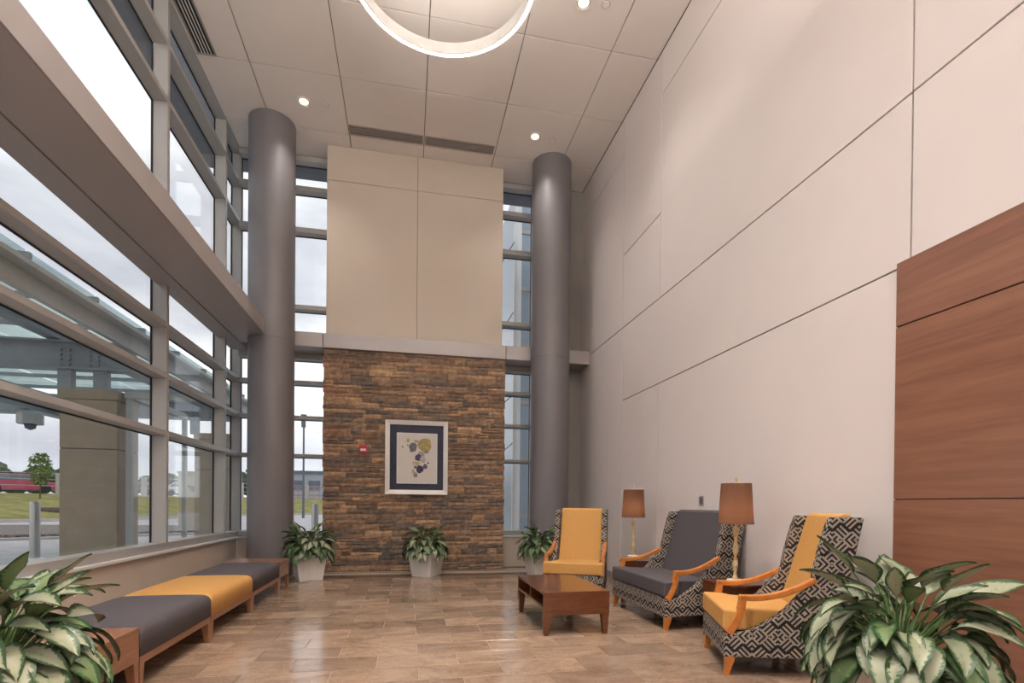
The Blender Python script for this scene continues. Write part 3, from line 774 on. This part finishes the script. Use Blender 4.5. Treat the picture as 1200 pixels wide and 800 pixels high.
# ------------------------------------------------------------------ benches
BX0, BX1 = -2.35, -1.645
def cushion(hx, hy, z0, z1, r, crown):
    b = MB()
    def axis_pts(h):
        e = [h-r*(1-math.cos(math.pi/2*k/6)) for k in range(7)]      # from the edge inwards
        inn = [(h-r)*q/5 for q in range(-4, 5)]
        return [-p for p in e] + [p for p in inn] + list(reversed(e))
    xs, ys = axis_pts(hx), axis_pts(hy)
    xs = sorted(set(round(p, 5) for p in xs)); ys = sorted(set(round(p, 5) for p in ys))
    def drop(p, h):
        d = h-abs(p); return r - math.sqrt(max(0, r*r-(r-d)**2)) if d < r else 0
    vs = []
    for x in xs:
        for y in ys:
            ex, ey = drop(x, hx), drop(y, hy)*.55
            vs.append((x, y, max(z0+.02, z1 + crown*(1-(x/hx)**4)*(1-abs(y/hy)**8) - math.hypot(ex, ey))))
    nx, ny = len(xs), len(ys); fs = [(i*ny+j, (i+1)*ny+j, (i+1)*ny+j+1, i*ny+j+1) for i in range(nx-1) for j in range(ny-1)]
    o = len(vs); per = [i*ny for i in range(nx)] + [(nx-1)*ny+j for j in range(1, ny)] + [i*ny+ny-1 for i in range(nx-2, -1, -1)] + [j for j in range(ny-2, 0, -1)]
    for q in per: vs.append((vs[q][0], vs[q][1], z0))
    n = len(per); fs += [(per[q], o+q, o+(q+1) % n, per[(q+1) % n]) for q in range(n)] + [tuple(range(o+n-1, o-1, -1))]
    return b.add(vs, fs)
def bench(label, y0, y1, fabric):
    cx, cy = (BX0+BX1)/2, (y0+y1)/2; b_ = thing('bench', label, 'bench', (cx, cy, 0), 0, 'upholstered benches under the left windows')
    hx, hy = (BX1-BX0)/2, (y1-y0)/2-.003
    cushion(hx, hy, .215, .405, .055, .020).build('cushion', fabric, b_, smooth=True)
    MB().box(-hx+.004, hx-.004, -hy, -hy+.03, .165, .214).build('rail', 'bench_wood', b_); MB().box(-hx+.004, hx-.004, hy-.03, hy, .165, .214).build('rail', 'bench_wood', b_)
    MB().box(-hx+.004, -hx+.03, -hy+.03, hy-.03, .165, .214).build('rail', 'bench_wood', b_); MB().box(hx-.03, hx-.004, -hy+.03, hy-.03, .165, .214).build('rail', 'bench_wood', b_)
    for sx in (-1, 1):
        for sy in (-1, 1):
            x_, y_ = sx*(hx-.004), sy*hy
            a0, a1 = sorted((x_, x_-sx*.060)); c0, c1 = sorted((y_, y_-sy*.060)); e0, e1 = sorted((x_, x_-sx*.034)); g0, g1 = sorted((y_, y_-sy*.036))
            MB().frustum((e0, e1, g0, g1, 0), (a0, a1, c0, c1, .166)).build('leg', 'bench_wood', b_)
    return b_
def end_table(label, y0, y1):
    cx, cy = (BX0+BX1)/2, (y0+y1)/2; b_ = thing('end_table', label, 'side table', (cx, cy, 0), 0, 'box end tables of the bench row')
    hx, hy = (BX1-BX0)/2, (y1-y0)/2-.003
    MB().box(-hx, hx, -hy, hy, .385, .405).build('table_top', 'bench_wood', b_, bevel=.002)
    MB().box(-hx+.003, hx-.003, -hy+.003, hy-.003, .195, .385).build('case', 'bench_wood', b_)
    for sx in (-1, 1):
        for sy in (-1, 1):
            x_, y_ = sx*(hx-.004), sy*(hy-.004)
            a0, a1 = sorted((x_, x_-sx*.060)); c0, c1 = sorted((y_, y_-sy*.060)); e0, e1 = sorted((x_, x_-sx*.034)); g0, g1 = sorted((y_, y_-sy*.036))
            MB().frustum((e0, e1, g0, g1, 0), (a0, a1, c0, c1, .195)).build('leg', 'bench_wood', b_)
    return b_
end_table('reddish wood box table at the near end of the benches', 3.05, 3.655)
bench('dark grey upholstered bench nearest the large left plant', 3.66, 4.865, 'fabric_grey')
bench('gold upholstered bench between the two grey benches', 4.87, 6.08, 'fabric_gold')
bench('dark grey upholstered bench farthest away beside the left column', 6.085, 7.285, 'fabric_grey')
end_table('reddish wood box table at the far end of the benches by the column', 7.29, 7.845)

# ------------------------------------------------------------------ potted plants
def leaf_mesh(name, elev, stem, length, width, droop, mat, curl=.25, twist=0):
    """petiole from the origin going up and out (+x), then an ovate drooping blade."""
    b = MB(); b.uv = []
    pts = [Vector((0, 0, 0))]; n = 5; a_end = elev-.55
    for i in range(n):
        a2 = elev+.12 - (i/(n-1))*.6; pts.append(pts[-1] + Vector((math.cos(a2), 0, math.sin(a2)))*stem/n)
    b.cur = 1; b.tube(pts, [.006, .0055, .005, .0045, .004, .0035], 5); b.uv += [(.5, .5)]*(len(b.v))
    b.cur = 0
    m_ = 12; p = pts[-1].copy(); a = a_end; vs = []
    prof = [.10, .50, .80, .96, 1.0, .985, .93, .83, .68, .48, .24, .01]
    for i in range(m_):
        t_ = i/(m_-1); hw = width/2*prof[i]
        nrm = Vector((-math.sin(a), 0, math.cos(a)))
        for k, c in enumerate((-1, -.55, 0, .55, 1)):
            lift = (curl*abs(c)**1.4 - .10)*hw + .006*math.sin(t_*8+k*1.7)*abs(c)
            vs.append(p + Vector((0, c*hw*(1-.12*abs(c)), 0)) + nrm*lift + Vector((0, twist*t_*t_*length, 0))); b.uv.append(((c+1)/2, t_))
        a -= droop/(m_-1)*(1.3-.6*t_)
        p = p + Vector((math.cos(a), 0, math.sin(a)))*length/(m_-1)
    fs = [(i*5+k, i*5+k+1, (i+1)*5+k+1, (i+1)*5+k) for i in range(m_-1) for k in range(4)]
    b.add(vs, fs)
    return b.mesh(name, [mat, 'leaf_stem'], smooth=True)
def leafset(mat):
    out = []
    for el, st, ln, wd, dr, cu, tw in ((1.52, .40, .22, .105, .75, .40, .08), (1.40, .36, .24, .118, 1.3, .35, -.15), (1.28, .31, .25, .120, 1.7, .30, .15), (1.15, .27, .25, .120, 1.9, .28, -.1),
                               (1.02, .23, .25, .122, 1.9, .28, .15), (.86, .20, .24, .118, 1.8, .25, 0), (.66, .17, .24, .115, 1.6, .25, -.12), (1.55, .44, .21, .095, .25, .5, 0)):
        out.append(leaf_mesh('leaf', el, st, ln, wd, dr, mat, cu, tw))
    return out
LS, LG = leafset('leaf_silver'), leafset('leaf_green')
def pot_mesh(bw, tw, h):
    b = MB(); t_ = .022
    a, c = bw/2, tw/2
    vs = []
    for w, z in ((a, 0), (c, h), (c-t_, h), (c-t_-.012, h-.07)): vs += [(-w, -w, z), (w, -w, z), (w, w, z), (-w, w, z)]
    fs = [(3, 2, 1, 0), (12, 13, 14, 15)]
    for i in range(3):
        for k in range(4):
            k2 = (k+1) % 4; fs.append((i*4+k, i*4+k2, (i+1)*4+k2, (i+1)*4+k))
    return b.add(vs, fs)
def plant(label, loc, rz, seed, n, size=1.0, silver=.8, bw=.34, tw=.44, h=.40, flat=1.0):
    p = thing('potted_plant', label, 'plant', loc, rz, 'potted leafy plants in square planters')
    pot_mesh(bw, tw, h).build('planter', 'planter', p, bevel=.004)
    s_ = tw-.07; MB().frustum((-s_/2+.01, s_/2-.01, -s_/2+.01, s_/2-.01, h-.068), (-s_/2+.01, s_/2-.01, -s_/2+.01, s_/2-.01, h-.045)).build('soil', 'soil', p)
    rn = random.Random(seed); ga = 2.39996
    for i in range(n):
        f = i/(n-1)
        # from upright in the middle to drooping at the rim
        k = min(6, max(0, int(f**.85*7.2 + rn.uniform(-.8, .6))))
        if rn.random() < .03: k = 7
        me = (LS if rn.random() < silver else LG)[k]
        r0 = .02 + .09*f; a = i*ga + rn.uniform(-.3, .3)
        sc_ = size*rn.uniform(.85, 1.15)
        inst('leaf', me, p, (r0*math.cos(a), r0*math.sin(a), h-.05+rn.uniform(0, .03)), (rn.uniform(-.4, .4), rn.uniform(-.15, .25), a), (sc_, sc_*rn.uniform(.9, 1.15), sc_))
    return p
plant('large potted plant with silver green leaves at the right before the wood panels', (2.43, 2.17, 0), .25, 3, 150, 1.06, .88)
plant('large potted plant with silver green leaves at the near left by the benches', (-1.78, 2.66, 0), .3, 11, 140, 1.0, .70)
plant('potted plant in a pale square planter beside the left column and bench', (-1.49, 8.50, 0), .35, 21, 140, .90, .45)
plant('potted plant in a pale square planter centred under the framed picture', (.31, 8.70, 0), -.58, 31, 140, .88, .75)
plant('potted plant half hidden behind the far gold armchair', (2.17, 8.33, 0), .2, 41, 130, .88, .35)

# ------------------------------------------------------------------ outdoors
gd = MB().box(-200, XG-.1, -60, 260, -.3, -.03); gd.box(XG-.1, 160, YFG+.1, 260, -.3, -.03); gd.box(XG-.1, 160, -60, YB-.26, -.3, -.03)
gd = gd.build('ground', 'asphalt'); struct(gd, 'grey asphalt drive outside the windows', 'road')
# lawn bank rising to the parking lot
base = [(-40, 16), (-30, 24), (-22.2, 30.5), (-19.7, 34.5), (-16.9, 38), (-15.1, 42.5), (-13.9, 48), (-9.7, 54), (0, 58), (14, 58), (40, 52)]
top = []
for x, y in base:
    l = math.hypot(x, y); top.append((x/l*(l+11), y/l*(l+11)))
b = MB(); n = len(base)
vs = [(x, y, .02) for x, y in base] + [(x*.7+u*.3, y*.7+v_*.3, .75) for (x, y), (u, v_) in zip(base, top)] + [(u, v_, 1.65) for u, v_ in top]
fs = [(i, i+1, n+i+1, n+i) for i in range(n-1)] + [(n+i, n+i+1, 2*n+i+1, 2*n+i) for i in range(n-1)]
lawn = b.add(vs, fs).build('lawn', 'lawn', smooth=True); tag(lawn, 'green and straw coloured grass bank beyond the drive', 'grass', kind='stuff')
b = MB(); vs = [(u, v_, 1.66) for u, v_ in top] + [(u*4, v_*4, 2.2) for u, v_ in top]
lot = b.add(vs, [(i, i+1, n+i+1, n+i) for i in range(n-1)]).build('parking_lot', 'asphalt'); struct(lot, 'grey parking lot on top of the grass bank', 'parking lot')
for i in range(n-1):
    a, c = Vector((*base[i], 0)), Vector((*base[i+1], 0)); d = (c-a).normalized(); q = Vector((-d.y, d.x, 0))*.12
    if i == 0: kerb = MB()
    kerb.add([a-q+Vector((0,0,-.03)), c-q+Vector((0,0,-.03)), c+q+Vector((0,0,-.03)), a+q+Vector((0,0,-.03)), a-q+Vector((0,0,.14)), c-q+Vector((0,0,.14)), c+q+Vector((0,0,.14)), a+q+Vector((0,0,.14))], [(3,2,1,0),(4,5,6,7),(0,1,5,4),(1,2,6,5),(2,3,7,6),(3,0,4,7)])
kb = kerb.build('kerb', 'kerb'); struct(kb, 'pale concrete kerb at the foot of the grass bank', 'kerb')
isl = thing('gravel_island', 'long kerbed gravel island in the drive outside', 'traffic island', (-13.5, 21.5, -.03))
def poly_slab(pts, z0, z1, c=(0, 0)): return MB().prism([(x-c[0], y-c[1]) for x, y in pts], z0, z1, 'xy')
ip = [(-26, 14.2), (-11.7, 18.1), (-7.5, 20.9), (-6.6, 23.5), (-9.0, 26), (-15.8, 26.6), (-30, 25)]
ip2 = [(-26, 14.6), (-11.9, 18.5), (-7.9, 21.2), (-7.1, 23.45), (-9.2, 25.6), (-15.8, 26.2), (-30, 24.6)]
poly_slab(ip, 0, .07, (-13.5, 21.5)).build('kerb_stone', 'kerb', isl); poly_slab(ip2, .07, .15, (-13.5, 21.5)).build('gravel_bed', 'gravel', isl)
# bollard
bo = thing('bollard', 'stainless steel bollard outside the left window', 'bollard', (-7.37, 12.16, -.03))
MB().lathe([(.085, 0), (.085, 1.17), (.078, 1.19)], 24).build('post', 'steel', bo, smooth=False); MB().lathe([(.20, 0), (.19, .03), (.10, .06)], 24).build('base_cover', 'alu_white', bo)
bo2 = copy_tree(bo); bo2.location = (-2.35, 14.2, -.03); bo2['label'] = 'stainless steel bollard outside the narrow window by the stone wall'
bo['group'] = bo2['group'] = 'steel bollards outside'
# stone piers of the canopy
def pier(x0, x1, y0, y1, lab):
    p = thing('stone_pier', lab, 'pier', ((x0+x1)/2, (y0+y1)/2, -.03), 0, 'beige canopy piers'); w, d = (x1-x0)/2, (y1-y0)/2
    zz = [0, 2.08, 2.90]
    for a, c in zip(zz[:-1], zz[1:]): MB().box(-w, w, -d, d, a+.008, c-.008).build('stone_block', 'pier_stone', p, bevel=.008)
    MB().box(-w+.012, w-.012, -d+.012, d-.012, 0, 2.9).build('core', 'reveal', p)
    MB().box(-w-.02, w+.02, -d-.02, d+.02, 2.90, 3.06).build('cap', 'pier_stone', p, bevel=.008)
    return p
pier(-5.60, -4.76, 9.8, 10.5, 'beige stone pier carrying the entrance canopy, nearest the window')
pier(-5.60, -4.76, 15.3, 16.0, 'beige stone pier carrying the canopy farther along the drive')
# steel and glass canopy
cn = thing('entrance_canopy', 'blue grey steel and glass entrance canopy outside the left windows', 'canopy', (-6.8, 9.0, 0))
def cbox(nm, x0, x1, y0, y1, z0, z1, mat='canopy_steel', parent=None): return MB().box(x0+6.8, x1+6.8, y0-9, y1-9, z0, z1).build(nm, mat, parent or cn)
Y0C, Y1C = -4.0, 16.6
def ibeam(nm, axis, c, s0, s1, z0, z1, w=.11):
    for (dz0, dz1, hw) in ((z0, z0+.03, w), (z1-.03, z1, w)):
        pass
    b = MB(); f = .03
    for a0, a1, hw in ((z0, z0+f, w), (z0+f, z1-f, .012), (z1-f, z1, w)):
        if axis == 'y': b.box(c-hw+6.8, c+hw+6.8, s0-9, s1-9, a0, a1)
        else: b.box(s0+6.8, s1+6.8, c-hw-9, c+hw-9, a0, a1)
    return b.build(nm, 'canopy_steel', cn)
ibeam('girder', 'y', -5.9, Y0C, Y1C, 3.93, 4.28); ibeam('girder', 'y', -9.1, Y0C, Y1C, 3.38, 3.90, .14)
for yb in (-.9, 4.7, 10.2, 15.65):
    o = ibeam('cross_beam', 'x', yb, -11.0, -4.66, 3.42, 3.90, .12)
    for xb in (-5.80, -5.67, -5.36, -5.24):
        for zb in (3.52, 3.60, 3.68, 3.76):
            MB().lathe([(.027, 0), (.027, .035)], 8).build('bolt', 'canopy_steel', o)
            q = o.children[-1] if o.children else None
            q.rotation_euler = (math.pi/2, 0, 0); q.location = (xb+6.8, yb-9-.012, zb)
    for xp in (-5.72, -5.19):
        if yb in (10.2, 15.65): cbox('stub_post', xp-.10, xp+.10, yb-.07, yb+.07, 3.03, 3.42)
cbox('fascia', -4.66, -4.58, Y0C, Y1C, 3.74, 4.10, 'canopy_fascia'); cbox('gutter', -4.58, -4.40, Y0C, Y1C, 3.98, 4.04, 'canopy_fascia')
cbox('fascia', -11.1, -11.02, Y0C, Y1C, 3.9, 4.3, 'canopy_fascia'); cbox('fascia', -11.02, -4.66, Y1C-.08, Y1C, 3.8, 4.12, 'canopy_fascia')
yy = Y0C
while yy < Y1C-.2:
    y1 = min(yy+1.45, Y1C-.09)
    for x0, x1 in ((-11.0, -9.15), (-9.05, -7.5), (-7.44, -5.95), (-5.85, -4.7)): cbox('roof_pane', x0, x1, yy+.03, y1-.03, 4.30, 4.32, 'roof_glass')
    cbox('purlin', -11.0, -4.66, yy-.03, yy+.03, 4.22, 4.30, 'canopy_steel'); yy = y1
    if y1 >= Y1C-.1: break
pf = thing('canopy_fixture', 'grey drum fixture hanging under the outdoor canopy', 'fixture', (-8.95, 14.6, 2.925))
MB().lathe([(.26, .10), (.26, .36), (.22, .40)], 8).build('drum', 'canopy_fascia', pf); MB().lathe([(.02, -.04), (.10, 0), (.12, .10)], 20).build('lens', 'far_dark', pf, smooth=True); MB().tube([(0, 0, .40), (0, 0, .45)], .03).build('stem', 'canopy_steel', pf)
# vestibule frame beside the pier
vf = thing('vestibule_frame', 'silver glazed door frame standing outside beyond the pier', 'door frame', (-4.1, 9.9, -.03))
for x, y_ in ((-4.62, 9.9), (-4.62, 12.1)): MB().box(x+4.1-.04, x+4.1+.04, y_-9.9-.04, y_-9.9+.04, 0, 3.05).build('post', 'canopy_fascia', vf)
MB().box(-4.62+4.1-.055, -3.2+4.1, -.06, .06, 2.95, 3.06).build('head', 'canopy_fascia', vf); MB().box(-.575, -.465, .06, 2.14, 2.95, 3.06).build('head', 'canopy_fascia', vf)
MB().box(-.53, -.51, .06, 2.14, .1, 2.95).build('pane', 'glass', vf)
# eave overhang outside the clerestory
ev = MB().box(-3.66, XG-.1, YB, 10.45, 7.30, 7.7); ev.box(XG-.1, 4.2, YFG+.1, 10.45, 7.30, 7.7)
ev = ev.build('trim_3', 'soffit_blue'); struct(ev, 'dark blue grey roof overhang above the windows outside', 'overhang')
# neighbouring wing seen through the right hand narrow window
wg = thing('building_wing', 'blue grey panelled building wing outside the narrow right window', 'building', (4.3, 14.0, -.03))
MB().box(-1.75, 3, -1.9, 6, 0, 9).build('wall', 'wing_blue', wg)
MB().box(-1.83, -1.70, -1.98, -1.85, 0, 9).build('corner_trim', 'alu_white', wg)
for k in range(6): MB().box(-1.70, 3, -1.93, -1.90, .9+k*1.35, 1.0+k*1.35).build('panel_joint', 'alu', wg)
for k in range(4): MB().box(-1.25+k*.9, -1.21+k*.9, -1.93, -1.90, 0, 9).build('panel_joint', 'far_dark', wg)
rods = thing('tie_rods', 'thin dark diagonal steel rods outside the narrow right window', 'rods', (2.0, 11.6, 0))
for k, (z0, z1) in enumerate(((1.8, 2.6), (2.9, 3.7), (4.2, 5.6), (5.6, 7.2))):
    MB().tube([(-.55, 0, z0), (.35, 0.1, z1)], .012, 6).build('rod', 'far_dark', rods)
MB().box(.35, .43, .06, .14, 0, 7.6).build('mast', 'alu_white', rods)
# fence on the bank
fe = thing('lot_fence', 'pale grey post and rail fence along the parking lot', 'fence', (-20, 45, 1.6))
ft = []
for i in range(2, n-2):
    a, c = Vector((*top[i], 1.6)), Vector((*top[i+1], 1.6)); k = max(1, int((c-a).length/3.4))
    for q in range(k): ft.append(a+(c-a)*q/k)
off = Vector((-20, 45, 1.6))
for p in ft: 
    q = p*.985; q.z = 1.6; q -= off; MB().box(q.x-.16, q.x+.16, q.y-.16, q.y+.16, -.2, 1.55).build('post', 'kerb', fe)
for zr in (.6, 1.05, 1.48):
    for a, c in zip(ft[:-1], ft[1:]):
        A = a*.985; A.z = 1.6+zr; C_ = c*.985; C_.z = 1.6+zr; MB().tube([A-off, C_-off], .03, 5).build('rail', 'far_grey', fe)
# cars
def car_proto(mat):
    c = thing('car', 'x', 'car', (0, 0, 0), 0, 'cars parked on the lot')
    body = [(-2.2, .25), (2.2, .25), (2.25, .55), (2.15, .78), (1.1, .92), (.35, 1.42), (-1.15, 1.42), (-1.75, 1.0), (-2.2, .95), (-2.28, .5)]
    MB().prism(body, -.86, .86).build('body', mat, c, bevel=.08, seg=2)
    MB().prism([(.95, .95), (.32, 1.36), (-1.08, 1.36), (-1.55, .98)], -.872, .872).build('side_windows', 'car_glass', c)
    MB().prism([(1.13, .95), (.42, 1.43), (.38, 1.40), (1.06, .93)], -.72, .72).build('windscreen', 'car_glass', c)
    for x in (-1.35, 1.35):
        for y in (-.80, .80): 
            o = MB().lathe([(.32, -.1), (.32, .1)], 20).build('wheel', 'black_plastic', c); o.rotation_euler = (math.pi/2, 0, 0); o.location = (x, y, .32)
    return c
cr_ = car_proto('car_red'); cr_.location = (-28.3, 45.2, 1.68); cr_.rotation_euler.z = ang(.84, .54); cr_['label'] = 'red sedan parked on the bank outside the left window'
cwh = car_proto('car_white'); cwh.location = (-23.5, 62, 1.75); cwh.rotation_euler.z = ang(.9, .4); cwh['label'] = 'white car parked far away behind the left windows'
for x, y, lab in ((-29.5, 66.5, 'white car parked beside another white car on the far lot'), (-17.5, 72, 'white car parked on the far lot near the left column')):
    c2 = copy_tree(cwh); c2.location = (x, y, 1.8); c2['label'] = lab
cdk = car_proto('car_dark'); cdk.location = (-25.2, 54, 1.72); cdk.rotation_euler.z = ang(.9, .4); cdk['label'] = 'dark car parked on the lot beyond the fence'
# trees
def crown_mesh(i, mat, sub=3, amp=.28):
    bm = bmesh.new(); bmesh.ops.create_icosphere(bm, subdivisions=sub, radius=1); rn = random.Random(i)
    ph = [(rn.uniform(2, 7), rn.uniform(2, 7), rn.uniform(2, 7), rn.uniform(0, 6)) for _ in range(7)]
    for v in bm.verts:
        s = sum(math.sin(v.co.x*a+v.co.y*b_+v.co.z*c+d) for a, b_, c, d in ph)/7
        v.co *= 1+amp*s*1.6+rn.uniform(-.09, .09)
    me = bpy.data.meshes.new('crown'); bm.to_mesh(me); bm.free(); me.materials.append(MATS[mat]); return me
crowns = [crown_mesh(i, 'tree_leaf') for i in range(4)]
trunk = MB().lathe([(.25, 0), (.15, 1)], 8).mesh('trunk', 'bark')
rn = random.Random(77)
for i in range(24):
    a = math.radians(-38 + 33*i/23 + rn.uniform(-.05, .05)); d = (104 if i % 2 else 124) + rn.uniform(-1, 1); x, y = math.sin(a)*d, math.cos(a)*d
    h = rn.uniform(2.8, 4.6); w = rn.uniform(2.0, 2.4)
    tr = thing('tree', 'dark green tree in the row along the far horizon', 'tree', (x, y, 1.9), rn.uniform(0, 6), 'trees along the horizon')
    inst('trunk', trunk, tr, (0, 0, 0), (0, 0, 0), (1, 1, h*.6)); inst('crown', crowns[i % 4], tr, (0, 0, h*.58), (0, 0, 0), (w, w, h*.5))
sp_ = thing('sapling', 'young leafy tree on the grass bank outside the left window', 'tree', (-24.2, 40.4, 1.22))
MB().tube([(0, 0, 0), (.03, 0, 1.2), (0, .02, 2.8)], [.05, .035, .012], 8).build('trunk', 'bark', sp_)
b = MB(); rn = random.Random(9)
for i in range(520):
    z = 1.0 + 2.1*rn.random()**.9; rmax = .62*math.sin(min(1, (z-.8)/2.5)*math.pi)**.7+.06; a = rn.uniform(0, 6.28); r_ = rmax*math.sqrt(rn.random())
    c = Vector((r_*math.cos(a), r_*math.sin(a), z)); d1 = Vector((rn.gauss(0, 1), rn.gauss(0, 1), rn.gauss(0, 1))).normalized()*.11; d2 = d1.cross(Vector((rn.gauss(0, 1), rn.gauss(0, 1), rn.gauss(0, 1)))).normalized()*.07
    b.add([c-d1, c+d2, c+d1, c-d2], [(0, 1, 2, 3)])
o = b.build('foliage', 'sapling_leaf', sp_); o['kind'] = 'stuff'
for k in range(6):
    a = k*1.1; MB().tube([(0, 0, 1.1+.24*k), (.35*math.cos(a), .35*math.sin(a), 1.45+.24*k)], [.02, .006], 5).build('branch', 'bark', sp_)
mb_ = thing('mulch_bed', 'dark mulch mound on the grass bank by the young tree', 'mulch bed', (-21.6, 36.9, .62))
MB().lathe([(1.3, -.3), (1.2, .02), (.8, .10), (.2, .13)], 24).build('mulch', 'mulch', mb_, smooth=True)
# light pole, far building, fence by the road
lp = thing('light_pole', 'tall dark parking lot light pole seen beside the stone wall', 'light pole', (-7.9, 42.5, -.03))
MB().lathe([(.10, 0), (.10, .5), (.085, .51), (.065, 8.0)], 10).build('pole', 'far_dark', lp); MB().box(-.2, .2, -.12, .12, 7.85, 8.0).build('lamp_head', 'far_dark', lp); MB().box(-.15, .15, -.2, 0, 7.0, 7.5).build('camera_box', 'far_dark', lp)
fb = thing('far_building', 'low grey building beyond the road seen beside the stone wall', 'building', (-13, 82, 1.7))
MB().box(-9, 9, -3, 3, 0, 3.6).build('wall', 'far_grey', fb); MB().box(-9.3, 9.3, -3.3, 3.3, 3.6, 4.0).build('roof', 'far_dark', fb)
for k in range(7): MB().box(-8.2+k*2.4, -6.6+k*2.4, -3.05, -2.98, 1.2, 2.6).build('window', 'far_dark', fb)
rf = thing('red_railing', 'faded red railing along the road seen beside the stone wall', 'railing', (-9.5, 66, 1.65))
for k in range(14): MB().box(-4+k*.6, -3.92+k*.6, -.04, .04, 0, 1.3).build('baluster', 'far_red', rf)
for zr in (.3, 1.25): MB().box(-4.1, 4.0, -.05, .05, zr, zr+.12).build('rail', 'far_red', rf)
sg = thing('monument_sign', 'beige stone sign wall with a dark bird shaped emblem', 'sign', (-10.05, 27.5, -.03))
MB().box(-.62, .62, -.25, .25, 0, 2.55).build('wall', 'pier_stone', sg); MB().box(-.66, .66, -.3, .3, 2.55, 2.65).build('cap', 'pier_stone', sg)
MB().prism([(-.38, 2.02), (-.12, 1.86), (.02, 1.66), (.14, 1.86), (.42, 2.06), (.16, 1.98), (.05, 1.92), (-.1, 1.98)], -.29, -.25).build('emblem', 'far_dark', sg)
sh = thing('autumn_shrub', 'small orange shrub outside the narrow right window', 'shrub', (5.2, 26.5, 0))
inst('foliage', crown_mesh(50, 'shrub_orange', 2), sh, (0, 0, .8), (0, 0, 0), (.9, .9, .9)); MB().tube([(0, 0, -.03), (0, 0, .6)], .05).build('stem', 'bark', sh)
